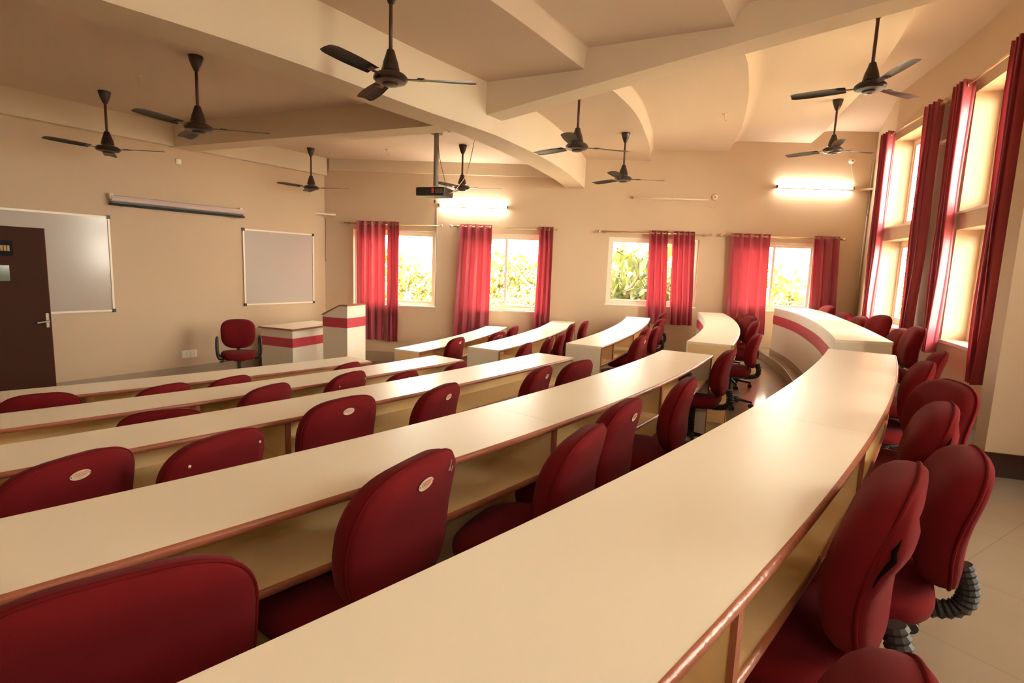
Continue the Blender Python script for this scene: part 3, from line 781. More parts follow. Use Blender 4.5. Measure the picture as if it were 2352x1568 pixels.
# ------------------------------------------------------------------ desks
TH = .022
def lerp_curve(A, B, t): return [a.lerp(b, t) for a, b in zip(A, B)]
def sub(P, i0, i1): return P[i0:i1 + 1]
def desk(key, label, div_s, seams=(), end_cols=('lam_w', 'lam_w')):
    r = ROWS[key][0]; A, B = CURV[key]; zt = TOPZ[r]; zf = FLOOR[r]
    n = len(A) - 1
    c = (A[n // 2] + B[n // 2]) / 2
    root = empty('curved_desk', (c.x, c.y, zf), 0, label=label, cat='desk', group='curved tiered desks')
    T = Matrix.Translation((-c.x, -c.y, -zf))
    def add(nm, bm, m, parent=root, **k):
        bmesh.ops.transform(bm, matrix=T, verts=bm.verts); return obj(nm, bm, m, parent, **k)
    L = [0]
    for a, b in zip(B, B[1:]): L.append(L[-1] + (b - a).length)
    def at(s):      # far and near plan points at running length s along the sitting edge
        s = min(max(s, 0), L[-1]); j = max(i for i in range(n) if L[i] <= s + 1e-9)
        t = (s - L[j]) / (L[j + 1] - L[j]); return A[j].lerp(A[j + 1], t), B[j].lerp(B[j + 1], t)
    def seg(s0, s1, f0, f1, k=None):    # curves of the part between s0..s1, at depth fractions f0, f1
        k = k or max(2, int((s1 - s0) / .12)); P, Q = [], []
        for i in range(k + 1):
            a, b = at(s0 + (s1 - s0) * i / k); P.append(a.lerp(b, f0)); Q.append(a.lerp(b, f1))
        return P, Q
    W = (A[0] - B[0]).length
    # worktop boards (hairline gaps at the seams)
    cuts = [0] + sorted(seams) + [L[-1]]
    for s0, s1 in zip(cuts, cuts[1:]):
        g0 = .0008 if s0 > 0 else 0; g1 = .0008 if s1 < L[-1] else 0
        bm = bmesh.new(); strip(bm, *seg(s0 + g0, s1 - g1, 0, 1), zt - TH, zt)
        add('worktop', bm, M['lam'])
    e = .010 / W
    # half-round beading along the sitting edge of the worktop and shelf
    def bead(zc, hh, f, nm, dep=.012):
        bm = bmesh.new(); P, Q = seg(0, L[-1], f, f + .02)
        rows = []
        for k in range(7):
            th = -PI / 2 + PI * k / 6
            rows.append([(p.x + (q - p).normalized().x * dep * math.cos(th), p.y + (q - p).normalized().y * dep * math.cos(th), zc + hh * math.sin(th)) for p, q in zip(P, Q)])
        rows.append([(p.x, p.y, zc + hh) for p in P]); rows.insert(0, [(p.x, p.y, zc - hh) for p in P])
        sheet(bm, rows)
        sheet(bm, [rows[0], rows[-1]])
        add(nm, bm, M['trim'], smooth=True)
    bead(zt - TH / 2 - .001, TH / 2 + .0015, 1.0, 'edge_beading', .010)
    zs = zt - .205
    bm = bmesh.new(); P, Q = seg(.012, L[-1] - .012, .03, .955); strip(bm, P, Q, zs - .018, zs); sh = add('shelf', bm, M['lam_in'])
    bead(zs - .008, .013, .955, 'shelf_beading', .009)
    # front panel towards the podium, lined inside, with the crimson band
    bm = bmesh.new(); P, Q = seg(0, L[-1], 0, .018 / W); strip(bm, P, Q, zf + .02, zt - TH)
    fp = add('front_panel', bm, M['lam_w'])
    bm = bmesh.new(); P, Q = seg(.002, L[-1] - .002, -.003 / W, 0.0); strip(bm, P, Q, zt - .265, zt - .125)
    add('red_band', bm, M['red'], parent=fp)
    bm = bmesh.new(); P, Q = seg(.02, L[-1] - .02, .0185 / W, .026 / W); strip(bm, P, Q, zf + .02, zt - TH - .001); add('panel_lining', bm, M['lam_in'])
    bm = bmesh.new(); P, Q = seg(.01, L[-1] - .01, -.012 / W, .03 / W); strip(bm, P, Q, zf, zf + .07); add('plinth', bm, M['skirt'])
    # end panels and dividers
    ee = [(0.0, .018), (L[-1] - .018, L[-1])]
    for (s0, s1), m in zip(ee, end_cols):
        bm = bmesh.new(); P, Q = seg(s0, s1, .018 / W, .985, 1); strip(bm, P, Q, zf, zt - TH)
        ep = add('end_panel', bm, M[m])
        bm = bmesh.new(); P, Q = seg(s0, s1, .985, 1.005, 1); strip(bm, P, Q, zf, zt - TH - .002); add('panel_beading', bm, M['trim'], parent=ep)
    for s in div_s:
        a_, b_ = at(s); mid = a_.lerp(b_, .5)
        zb_ = zs - .005 if any(k_ == key and (l_ - mid).length < .50 for k_, l_, *_ in PLACED) else zf
        bm = bmesh.new(); P, Q = seg(s - .009, s + .009, .026 / W, .945, 1); strip(bm, P, Q, zb_, zt - TH)
        dv_ = add('divider', bm, M['lam_in'])
        bm = bmesh.new(); P, Q = seg(s - .013, s + .013, .945, .975, 1); strip(bm, P, Q, zb_, zt - TH - .001); add('divider_beading', bm, M['trim'], parent=dv_)
    return L[-1], at
def div_from_end(key, step=1.21, first=1.21, frm='end'):
    B = CURV[key][1]; L = sum((b - a).length for a, b in zip(B, B[1:])); out = []; s = first
    while s < L - .15:
        out.append(L - s if frm == 'end' else s); s += step
    return out
DK = {}
def dd(k, label, **kw):
    d = kw.pop('divs', None) or div_from_end(k, kw.pop('step', 1.21), kw.pop('first', 1.21), kw.pop('frm', 'end'))
    seams = kw.pop('seams', d[::2] if False else d[1::2])
    DK[k] = desk(k, label, d, seams=seams, **kw)
dd('1', 'front straight desk nearest the whiteboards, left of the aisle', first=2.43, step=2.43, seams=())
dd('2', 'second desk back from the whiteboards, left of the aisle', first=2.43, step=2.43, seams=())
dd('3', 'third desk back from the whiteboards, left of the aisle', first=2.75, step=2.43, seams=())
dd('4', 'fourth desk back, with open shelves, just ahead of the nearest desk', divs=[div_from_end('4', 1.21, 1.32)[i] for i in (0, 1, 3)], seams=[div_from_end('4', 1.21, 1.32)[1]])
dd('5', 'long nearest desk sweeping from the bottom edge to the right aisle', seams=[div_from_end('5')[1]])
dd('1R', 'lowest small desk right of the aisle, beside the lectern', frm='start', first=.9, step=1.2, seams=(), end_cols=('lam_in', 'lam_w'))
dd('2R', 'second desk right of the aisle, its top glaring with window light', frm='start', first=.95, step=1.1, seams=())
dd('3R', 'third desk right of the aisle, white end and open shelves', frm='start', first=.50, step=1.1, seams=())
dd('4R', 'strongly curved desk right of the aisle with a tan end panel', frm='start', first=1.1, step=1.1, seams=(2.3,), end_cols=('lam_in', 'lam_w'))
dd('5R', 'highest curved desk along the windows, crimson band on its front', frm='start', first=1.2, step=1.2, seams=())

zs4 = TOPZ[4] - .205
pp = hp(1582, 868, zs4 + .03); nb = min(range(49), key=lambda i: (CURV['4'][1][i] - Vector((pp.x, pp.y))).length)
cA, cB = CURV['4'][0][nb], CURV['4'][1][nb]; pp2 = cB.lerp(cA, .36)
bm = bmesh.new(); bmesh.ops.create_uvsphere(bm, u_segments=20, v_segments=12, radius=1)
for v in bm.verts: v.co = Vector((v.co.x * .075, v.co.y * .05, (v.co.z * .042 if v.co.z > 0 else v.co.z * .03) + .03 + .006 * math.sin(v.co.x * 5)))
tube(bm, [(.05, .02, .05), (.075, .03, .075), (.09, .0, .06), (.07, -.02, .04)], .005, 6)
o = obj('pouch', bm, M['black'], None, smooth=True); o.location = (pp2.x, pp2.y, zs4 + .0005); o.rotation_euler = (0, 0, .8)
tag(o, 'small black pouch in the last shelf bay of the fourth desk', 'pouch')

# ------------------------------------------------------------------ chairs
def rounded(a, b, th, ex=3.0):
    c, s = math.cos(th), math.sin(th)
    return a * math.copysign(abs(c) ** (2 / ex), c), b * math.copysign(abs(s) ** (2 / ex), s)
def cushion(bm, outline, layers, warp, n=40, cap_sub=(.72, .4)):
    """layers: (scale, depth). outline(th)->(u,v). warp(u,v,d)->Vector"""
    rings = []
    for sc, d in layers:
        ring = []
        for k in range(n):
            u_, v_ = outline(2 * PI * k / n); ring.append(bm.verts.new(warp(u_ * sc, v_ * sc, d)))
        rings.append(ring)
    for a, b in zip(rings, rings[1:]):
        for k in range(n): bm.faces.new((a[k], a[(k + 1) % n], b[(k + 1) % n], b[k]))
    for ring, d in ((rings[0], layers[0][1]), (rings[-1], layers[-1][1])):
        c = bm.verts.new(warp(0, 0, d))
        for k in range(n): bm.faces.new((ring[k], ring[(k + 1) % n], c))
BZ0, BZ1, BY = .482, .86, -.225           # back cushion: bottom, top, seam plane
def back_out(th):
    u_, v_ = rounded(.220, .189, th, 3.5 if math.sin(th) > 0 else 2.7)
    u_ *= 1 + .03 * (v_ / .2) - .03 * (1 - (v_ / .2) ** 2) * 0
    if v_ > 0: v_ += .012 * (1 - (u_ / .23) ** 2)
    return u_, v_
def back_warp(u_, v_, d):
    z = (BZ0 + BZ1) / 2 + v_
    y = BY + d + .35 * u_ * u_ - .11 * v_ + .010 * math.cos(v_ / .2 * PI)
    return Vector((u_, y, z))
def make_backrest(parent, torn=False):
    bm = bmesh.new()
    cushion(bm, back_out, [(.40, .076), (.62, .073), (.80, .064), (.91, .050), (.975, .031), (1.0, .008), (.998, -.010), (.985, -.022), (.955, -.029), (.75, -.036), (.4, -.038)], back_warp, 48)
    if torn:      # sagging, torn cover behind the left seam
        for v in bm.verts:
            if v.co.x < -.12 and v.co.y < BY - .11 * (v.co.z - .67) + .022:
                k = math.exp(-((v.co.z - .765) / .055) ** 2); v.co.x -= .004 * k; v.co.y -= .016 * k
    o = obj('backrest', bm, M['fabric'], parent, smooth=True)
    bm = bmesh.new(); N = 56; pts = []
    for k in range(N + 1):
        u_, v_ = back_out(2 * PI * k / N); pts.append(back_warp(u_ * 1.0, v_ * 1.0, -.013))
    tube(bm, pts, .0046, 7, cap=False)
    obj('piping', bm, M['piping'], o, smooth=True)
    if torn:
        bm = bmesh.new()
        pts = [back_warp(-.2215, z - .671, -.022 - .012 * math.exp(-((z - .77) / .05) ** 2)) + Vector((-.004, .003 * math.sin(z * 130), 0)) for z in (.705, .727, .748, .768, .785, .800, .812)]
        tube(bm, pts, .012, 6, radf=lambda i: (.0005, .002, .0035, .005, .0045, .002, .0005)[i])
        obj('torn_seam', bm, M['gap'], o, smooth=True)
    return o
def add_marks(back, kind):
    P = lambda u_, z, d: back_warp(u_ - (.038 if kind == 'k' else 0), z - (BZ0 + BZ1) / 2, -.038 - d)
    if kind == 's':
        for x in (-.15, .165):
            bm = bmesh.new(); c = P(x, BZ1 - .065, -.002); lathe(bm, [(.001, .0), (.006, 0), (.006, .002), (.003, .004), (.001, .004)], 10, Matrix.Translation(c) @ Matrix.Rotation(PI / 2, 4, 'X'))
            o = obj('screw_head', bm, M['plate'], back, smooth=True)
    if kind == 'k':
        bm = bmesh.new()
        for pts in ([(.170, .835), (.172, .825), (.170, .812)], [(.170, .812), (.178, .806), (.174, .799), (.166, .803), (.170, .812)], [(.186, .812), (.190, .802), (.187, .793)], [(.187, .803), (.194, .806)]):
            tube(bm, [P(x, z, -.0005) for x, z in pts], .0011, 5)
        obj('chalk_mark', bm, M['wboard'], back)
def make_plate(parent, dx=0.0):
    bm = bmesh.new(); n = 28; z0 = BZ1 - .050
    P = lambda u_, v_, d: back_warp(u_ + dx, z0 + v_ - (BZ0 + BZ1) / 2, -.0395 - d)
    a = [bm.verts.new(P(.033 * math.cos(2 * PI * k / n), .017 * math.sin(2 * PI * k / n), 0)) for k in range(n)]
    b = [bm.verts.new(P(.033 * math.cos(2 * PI * k / n), .017 * math.sin(2 * PI * k / n), .0015)) for k in range(n)]
    bm.faces.new(a); bm.faces.new(b)
    for k in range(n): bm.faces.new((a[k], a[(k + 1) % n], b[(k + 1) % n], b[k]))
    o = obj('maker_plate', bm, M['plate'], parent); o['label'] = 'small oval metal maker plate'
    def place(me):
        for v in me.vertices:
            u_, v_, _ = v.co; v.co = P(u_, v_, .0017 + v.co.z)
    for s, sz, yy, m, nm in (('CHAMUNDI', .0095, .0065, 'plate_red', 'lettering'), ('SUPPLIERS', .0095, -.0015, 'plate_red', 'lettering'), ('--------------------\n------------------\n------------', .0034, -.0100, 'plate_txt', 'small_print')):
        t = text_mesh(s, sz, M[m], nm, o, Matrix.Translation((0, yy, 0)), depth=.0002)
        place(t.data)
    for x in (-.029, .029):
        bm = bmesh.new(); c = [bm.verts.new(P(x + .0022 * math.cos(2 * PI * k / 8), .0022 * math.sin(2 * PI * k / 8), .0022)) for k in range(8)]; bm.faces.new(c)
        bmesh.ops.solidify(bm, geom=bm.faces[:], thickness=.0008)
        obj('rivet', bm, M['black'], o)
    return o
def bellows(bm, pts, r, n=12):
    P = resample3(pts, 44)
    tube(bm, P, r, n, radf=lambda i: r * (1.0 if i % 2 else .80))
def resample3(pts, n):
    pts = [Vector(p) for p in pts]; Q = [pts[0] * 2 - pts[1]] + pts + [pts[-1] * 2 - pts[-2]]; fine = []
    for i in range(1, len(Q) - 2):
        for j in range(12):
            t = j / 12; a, b, c, d = Q[i - 1:i + 3]
            fine.append(.5 * (2 * b + (c - a) * t + (2 * a - 5 * b + 4 * c - d) * t * t + (3 * b - a - 3 * c + d) * t ** 3))
    fine.append(pts[-1]); L = [0]
    for a, b in zip(fine, fine[1:]): L.append(L[-1] + (b - a).length)
    out = []; j = 0
    for i in range(n + 1):
        s = L[-1] * i / n
        while j < len(fine) - 2 and L[j + 1] < s: j += 1
        out.append(fine[j].lerp(fine[j + 1], (s - L[j]) / max(1e-9, L[j + 1] - L[j])))
    return out
def make_chair(name='swivel_chair', plate=True, arms=False, torn=False, marks=''):
    root = empty(name)
    bm = bmesh.new()
    cushion(bm, lambda th: rounded(.228, .205, th, 3.0), [(.4, .475 - .41), (.75, .064), (.92, .058), (.985, .042), (1.0, .022), (.985, .002), (.94, -.012), (.5, -.015)],
            lambda u_, v_, d: Vector((u_ * (1 - .05 * v_ / .2), v_ - .005, .405 + d - (.018 * ((v_ + .02) / .22) ** 2 if v_ > 0 else 0) - .012 * (u_ / .22) ** 2 * 0)), 44)
    seat = obj('seat', bm, M['fabric'], root, smooth=True)
    bm = bmesh.new(); cushion(bm, lambda th: rounded(.20, .19, th, 3.2), [(.6, -.016), (.97, -.016), (1.0, -.022), (.95, -.030), (.6, -.032)], lambda u_, v_, d: Vector((u_, v_ - .005, .405 + d)), 28)
    obj('seat_pan', bm, M['black'], seat, smooth=True)
    back = make_backrest(root, torn)
    if plate: make_plate(back)
    add_marks(back, marks)
    bm = bmesh.new(); bellows(bm, [(0, -.02, .365), (0, -.14, .362), (0, -.215, .366), (0, -.270, .395), (0, -.283, .45), (0, -.262, .53)], .029)
    obj('back_support', bm, M['rubber'], root, smooth=False)
    bm = bmesh.new(); box(bm, -.07, .07, -.10, .10, .352, .376, bev=.006); tube(bm, [(.05, .02, .358), (.16, .03, .352), (.22, .03, .345)], .006, 6); tube(bm, [(.20, .03, .347), (.245, .03, .342)], .011, 8)
    obj('tilt_mechanism', bm, M['black'], root)
    bm = bmesh.new(); prof = []
    for k in range(9):
        z = .10 + .03 * k; prof += [(.031 - .0006 * k, z), (.031 - .0006 * k, z + .022), (.027, z + .024), (.027, z + .028)]
    lathe(bm, [(.030, .075)] + prof + [(.018, .365)], 16); obj('column', bm, M['rubber'], root)
    bm = bmesh.new(); lathe(bm, [(.02, .066), (.045, .070), (.048, .095), (.036, .112), (.02, .116)], 16); hub = obj('base_hub', bm, M['black'], root, smooth=False)
    for k in range(5):
        a = 2 * PI * k / 5 + PI / 2 + PI / 5; R = Matrix.Rotation(a, 4, 'Z')
        bm = bmesh.new(); tube(bm, [R @ Vector(p) for p in ((.03, 0, .093), (.11, 0, .088), (.19, 0, .076), (.245, 0, .068))], .018, 8, radf=lambda i: (.022, .019, .016, .013)[i])
        lg = obj('base_leg', bm, M['black'], root, smooth=True)
        bm = bmesh.new()
        for s in (-1, 1):
            m4 = R @ Matrix.Translation((.238, s * .015, .026)) @ Matrix.Rotation(PI / 2, 4, 'X'); lathe(bm, [(.004, -.009), (.024, -.009), (.026, -.004), (.026, .004), (.024, .009), (.004, .009)], 14, m4)
        tube(bm, [R @ Vector(p) for p in ((.242, 0, .028), (.242, 0, .07))], .007, 6)
        box(bm, -.02, .02, -.006, .006, .03, .052, M4=R @ Matrix.Translation((.238, 0, 0)))
        obj('caster', bm, M['black'], lg)
    if arms:
        for s in (-1, 1):
            bm = bmesh.new(); pts = [(s * .19, .10, .385), (s * .255, .10, .40), (s * .275, .115, .50), (s * .275, .10, .625), (s * .270, .02, .655), (s * .268, -.12, .648), (s * .27, -.175, .60), (s * .262, -.16, .42), (s * .20, -.10, .385)]
            P = resample3(pts, 30); tube(bm, P, .017, 8); obj('armrest', bm, M['black'], root, smooth=True)
    return root
PROTO = {}
used = set()
for kind, kw in (('', dict(plate=False)), ('p', dict(plate=True)), ('t', dict(plate=False, torn=True)), ('s', dict(plate=False, marks='s')), ('k', dict(plate=True, marks='k'))):
    PROTO[kind] = make_chair(**kw)
index_kids()
for key_, loc, zf_, phi2, sx, kind, label in PLACED:
    if kind not in used: c = PROTO[kind]; used.add(kind)
    else: c = copy_tree(PROTO[kind])
    c.location = (loc.x, loc.y, zf_); c.rotation_euler = (0, 0, -math.radians(phi2)); c.scale = (1, 1, sx)
    tag(c, label, 'chair', G1)
# armchair of the teacher
Pt = hp(546, 733, .92); c = make_chair('armchair', plate=False, arms=True)
ph = math.radians(160 - 8); fwd = Vector((math.sin(ph), math.cos(ph)))
c.location = (Pt.x + fwd.x * .285, Pt.y + fwd.y * .285, 0); c.rotation_euler = (0, 0, -ph); c.scale = (1, 1, .92 / .87)
tag(c, 'maroon swivel armchair with black arm loops against the front wall', 'chair')

# ------------------------------------------------------------------ teacher table and lectern
pf, pl_, pr = hp(671.4, 755.7, .75), hp(597, 748.5, .75), hp(741.7, 746.8, .75)
uL = (Vector((pl_.x, pl_.y)) - Vector((pf.x, pf.y))); dL = uL.length; uL.normalize()
uR = Vector((-uL.y, uL.x)) * -1
if uR.dot(Vector((pr.x - pf.x, pr.y - pf.y))) < 0: uR = -uR
dR = 1.15
rz = math.atan2(uR.y, uR.x)
root = empty('teacher_table', (pf.x, pf.y, 0), rz, label='low teacher table with crimson band between armchair and lectern', cat='table')
bm = bmesh.new(); box(bm, -.03, dR, -.03, dL, .728, .75, bev=.002); tt = obj('table_top', bm, M['lam'], root)
bm = bmesh.new(); 
for a in ((-.036, dR, -.036, -.03), (-.036, -.03, -.036, dL + .0)): box(bm, *a, .726, .752)
obj('edge_beading', bm, M['trim'], tt)
bm = bmesh.new(); box(bm, 0, dR - .02, 0, .018, 0, .728); box(bm, 0, .018, .018, dL - .02, 0, .728); box(bm, dR - .038, dR - .02, .018, dL - .02, 0, .728); bd = obj('body', bm, M['lam_w'], root)
bm = bmesh.new(); box(bm, -.003, dR - .02, -.003, 0, .46, .60); box(bm, -.003, 0, 0, dL - .02, .46, .60); obj('red_band', bm, M['red'], bd)
cn, rg, lf = hp(797.5, 703.5, ZC - .665), hp(836.7, 700, ZC - .665), hp(782, 701.6, ZC - .665)
uF = Vector((rg.x - cn.x, rg.y - cn.y)); wF = uF.length + .03; uF.normalize(); uS = Vector((-uF.y, uF.x))
if uS.dot(Vector((lf.x - cn.x, lf.y - cn.y))) < 0: uS = -uS
rz = math.atan2(uF.y, uF.x)
root = empty('lectern', (cn.x, cn.y, 0), rz, label='tall cream lectern with slanted top and crimson band', cat='lectern')
sS = 1 if uS.dot(Vector((-uF.y, uF.x))) > 0 else -1
DD = .44; HT, HL = 1.145, .99
prof = [(0, 0), (DD, 0), (DD, HL), (.13, HT), (0, HT)]
def side_prism(bm, x0, x1, pr_):
    a = [bm.verts.new((x0, sS * y, z)) for y, z in pr_]; b = [bm.verts.new((x1, sS * y, z)) for y, z in pr_]
    bm.faces.new(a); bm.faces.new(b)
    for i in range(len(pr_)): bm.faces.new((a[i], a[(i + 1) % len(pr_)], b[(i + 1) % len(pr_)], b[i]))
for x in (0, wF - .018):
    bm = bmesh.new(); side_prism(bm, x, x + .018, prof); sp = obj('side_panel', bm, M['lam_w'], root)
    if x == 0:
        bm = bmesh.new(); box(bm, -.003, 0, min(0, sS * DD), max(0, sS * DD), .82, .965); obj('red_band', bm, M['red'], sp)
bm = bmesh.new(); box(bm, .018, wF - .018, min(0, sS * .018), max(0, sS * .018), 0, HT); fp = obj('front_panel', bm, M['lam_w'], root)
bm = bmesh.new(); box(bm, -.003, wF, min(0, -sS * .003), max(0, -sS * .003), .82, .965); obj('red_band', bm, M['red'], fp)
bm = bmesh.new(); side_prism(bm, -.012, wF + .012, [(-.012, HT), (.13, HT), (DD + .012, HL), (DD + .012, HL + .016), (.13, HT + .016), (-.012, HT + .016)]); obj('slanted_top', bm, M['trim'], root)

# ------------------------------------------------------------------ ceiling fans
def make_fan(drop, name='ceiling_fan'):
    root = empty(name)
    bm = bmesh.new(); lathe(bm, [(.012, -.135), (.022, -.125), (.040, -.085), (.055, -.04), (.062, -.006), (.062, -.0005), (.01, -.0005)], 20); obj('canopy', bm, M['fan'], root, smooth=True)
    bm = bmesh.new(); tube(bm, [(0, 0, -.08), (0, 0, -drop + .17)], .0135, 10); obj('down_rod', bm, M['fanrod'], root, smooth=True)
    bm = bmesh.new(); lathe(bm, [(.012, .21), (.026, .20), (.036, .165), (.052, .12), (.062, .075), (.064, .062), (.050, .060), (.050, .050), (.100, .040), (.118, .022), (.120, .005), (.105, -.012), (.06, -.022), (.05, -.034), (.02, -.040), (.001, -.040)], 28, Matrix.Translation((0, 0, -drop))); obj('motor_housing', bm, M['fan'], root, smooth=False)
    for k in range(3):
        R = Matrix.Translation((0, 0, -drop)) @ Matrix.Rotation(2 * PI * k / 3, 4, 'Z')
        bm = bmesh.new(); rows = []
        for j in range(13):
            t = j / 12; x = .175 + .425 * t; wd = .052 + .016 * math.sin(t * PI * .8); 
            if j == 12: wd *= .80
            tw = math.radians(11 - 4 * t); row = []
            for i in range(5):
                s = (i / 4 - .5) * 2; row.append((x, s * wd * math.cos(tw), .012 + s * wd * math.sin(tw) + .006 * (1 - s * s)))
            rows.append([R @ Vector(p) for p in row])
        sheet(bm, rows)
        bmesh.ops.solidify(bm, geom=bm.faces[:], thickness=.002)
        b = obj('blade', bm, M['fan'], root, smooth=False)
        bm = bmesh.new(); box(bm, .09, .23, -.016, .016, .008, .013, M4=R); box(bm, .19, .24, -.035, .035, .012, .016, M4=R); obj('blade_iron', bm, M['fan'], b)
    return root
FANS = [
 (248, 345, 1.77, 4, 'dark ceiling fan farthest left, above the projector screen'),
 (456, 297, 1.77, 12, 'dark ceiling fan second from the left, above the armchair side'),
 (715, 433, 1.77, -2, 'dark ceiling fan near the corner above the small whiteboard'),
 (1061, 433, 1.77, -3, 'dark ceiling fan just right of the projector, over a lit tube'),
 (897, 185, 1.895, 3, 'nearest dark ceiling fan at top centre of the photo'),
 (1325, 340, 1.895, 14, 'dark ceiling fan whose rod meets the cross beam, centre right'),
 (1431, 413, 1.895, 4, 'small dark ceiling fan above the unlit tube light'),
 (1998, 203, 2.26, 24, 'large dark ceiling fan at top right under the cross beam'),
 (1912, 347, 2.26, 8, 'dark ceiling fan above the right lit tube light'),
]
fan0 = None
DROP = .63
for i, (x, y, cz, a, lab) in enumerate(FANS):
    P = hp(x, y, ZC + cz - DROP)
    if fan0 is None: fan0 = f = make_fan(DROP); index_kids()
    elif x == 1998: P = hp(x, y, ZC + cz - .675); f = make_fan(.675)
    else: f = copy_tree(fan0)
    f.location = (P.x, P.y, ZC + cz); f.rotation_euler = (0, 0, math.radians(a))
    tag(f, lab, 'ceiling fan', 'dark brown ceiling fans')

# ------------------------------------------------------------------ projector on its pole
Pp = hp(1003, 299, C0); root = empty('projector', (Pp.x, Pp.y, C0), math.radians(-18), label='black projector hanging from a grey ceiling pole', cat='projector')
PD_ = .72
bm = bmesh.new(); tube(bm, [(0, 0, -.03), (0, 0, -PD_)], .034, 16); box(bm, -.09, .09, -.09, .09, -.012, -.0005); box(bm, -.06, .06, -.05, .05, -.06, -.012, bev=.004)
obj('pole', bm, M['grey'], root, smooth=False)
bm = bmesh.new(); box(bm, -.22, .20, -.16, .14, -PD_ - .15, -PD_ - .035, bev=.018); bd = obj('projector_body', bm, M['black'], root)
bm = bmesh.new(); box(bm, -.10, .10, -.05, .05, -PD_ - .034, -PD_ - .026); tube(bm, [(-.08, 0, -PD_ - .03), (0, 0, -PD_ + .01), (.08, 0, -PD_ - .03)], .007, 6); obj('mount_bracket', bm, M['chrome'], root)
bm = bmesh.new(); box(bm, .02, .05, -.164, -.1595, -PD_ - .115, -PD_ - .05); obj('sticker', bm, M['sticker'], bd)
bm = bmesh.new()
for k in range(6): box(bm, .075 + .018 * k, .085 + .018 * k, -.1625, -.1595, -PD_ - .12, -PD_ - .06)
obj('vent', bm, M['grey'], bd)
bm = bmesh.new(); lathe(bm, [(.001, 0), (.036, 0), (.040, .012), (.034, .02), (.001, .016)], 20, Matrix.Translation((-.12, .139, -PD_ - .09)) @ Matrix.Rotation(-PI / 2, 4, 'X')); obj('lens', bm, M['lens'], bd)
bm = bmesh.new(); tube(bm, [(.05, -.12, -PD_ - .15), (.05, -.12, -PD_ - .20)], .002, 5); lathe(bm, [(.001, -.045), (.010, -.03), (.011, -.01), (.004, .0), (.001, .002)], 10, Matrix.Translation((.05, -.12, -PD_ - .20))); obj('hanging_tag', bm, M['black'], bd)
def cable(name, pts, r, m, label, cat='cable', group=None):
    bm = bmesh.new(); c = Vector(pts[0]); tube(bm, [Vector(p) - c for p in resample3(pts, 40)], r, 6)
    o = obj(name, bm, m, None, smooth=True); o.location = c; return tag(o, label, cat, group)
mP = Matrix.Translation((Pp.x, Pp.y, C0)) @ Matrix.Rotation(math.radians(-18), 4, 'Z')
cable('projector_cable', [mP @ Vector(p) for p in ((.036, -.02, -.20), (.07, -.03, -.38), (.13, -.03, -.60), (.16, -.02, -.72), (.17, 0, -.78), (.19, .0, -.80))], .005, M['wire_d'], 'thin brown cable looping down the projector pole')
pe = hp(1090, 322, C0 - .002); pe2 = mP @ Vector((.205, -.05, -PD_ - .10))
cable('projector_cable', [pe, pe.lerp(pe2, .35) + Vector((.03, 0, -.18)), pe.lerp(pe2, .7) + Vector((.04, 0, -.12)), pe2 + Vector((.05, 0, .0)), pe2], .006, M['wire'], 'cream cable slung from the ceiling to the back of the projector')

# ------------------------------------------------------------------ tube lights and wall fittings
def tube_light(mw, s0, s1, z, lit, label, group):
    c = mw @ Vector(((s0 + s1) / 2, 0, z)); w = (s1 - s0) / 2
    root = empty('tube_light', c, math.atan2(mw[1][0], mw[0][0]), label=label, cat='tube light', group=group)
    bm = bmesh.new(); box(bm, -w, w, -.035, -.001, -.018, .018, bev=.003); obj('batten', bm, M['fitting'], root)
    for x in (-w, w):
        bm = bmesh.new(); box(bm, x - .012, x + .012, -.078, -.036, -.022, .022, bev=.005); obj('lamp_holder', bm, M['fitting' if not lit else 'black'], root)
    bm = bmesh.new(); tube(bm, [(-w + .013, -.060, 0), (w - .013, -.060, 0)], .015, 12); obj('lamp_tube', bm, M['tube' if lit else 'tube_off'], root, smooth=True)
    return root
mW, LWf = frame_uv(LW1, FW1)
def ws(px, py): v = wp(LW1, FW1, px, py); return s_of(LW1, FW1, v), v.z
GT = 'wall mounted tube lights'
for a, b, z, lit, lab in (((1010, 472), (1166, 478), ZC + 1.03, True, 'lit tube light above the second far window'), ((1782, 430), (1956, 432), ZC + 1.525, True, 'lit tube light high above the fourth far window'), ((1455, 456), (1622, 459), ZC + 1.265, False, 'unlit tube light above the third far window')):
    tube_light(mW, ws(*a)[0], ws(*b)[0], z, lit, lab, GT)
mRR, LRR = frame_uv(R1_, R2_)
tube_light(mRR, LRR / 2 - .6, LRR / 2 + .6, ZC + 1.15, True, 'added fill tube on the unseen wall behind the right end of the nearest desk', GT)  # invented lamp out of view, brightens the near desk tops
mRL, LRL = frame_uv(R2_, R3_)
tube_light(mRL, LRL / 2 - .6, LRL / 2 + .6, ZC + 1.15, True, 'added fill tube on the unseen wall behind the left end of the nearest desk', GT)  # second invented lamp behind the camera, extra light for the foreground
mB, _ = frame_uv(B1, B2)
sB = s_of(B1, B2, wp(B1, B2, 2156, 343))
mBB, LBB = frame_uv(Vector(B1) * .5 + Vector(B2) * .5, B2)
tube_light(frame_uv(B2, B3)[0] if False else mB, 1.00 + .56, 1.00 + .90, ZC + 1.49, False, 'small unlit tube light between the two tall windows', GT)
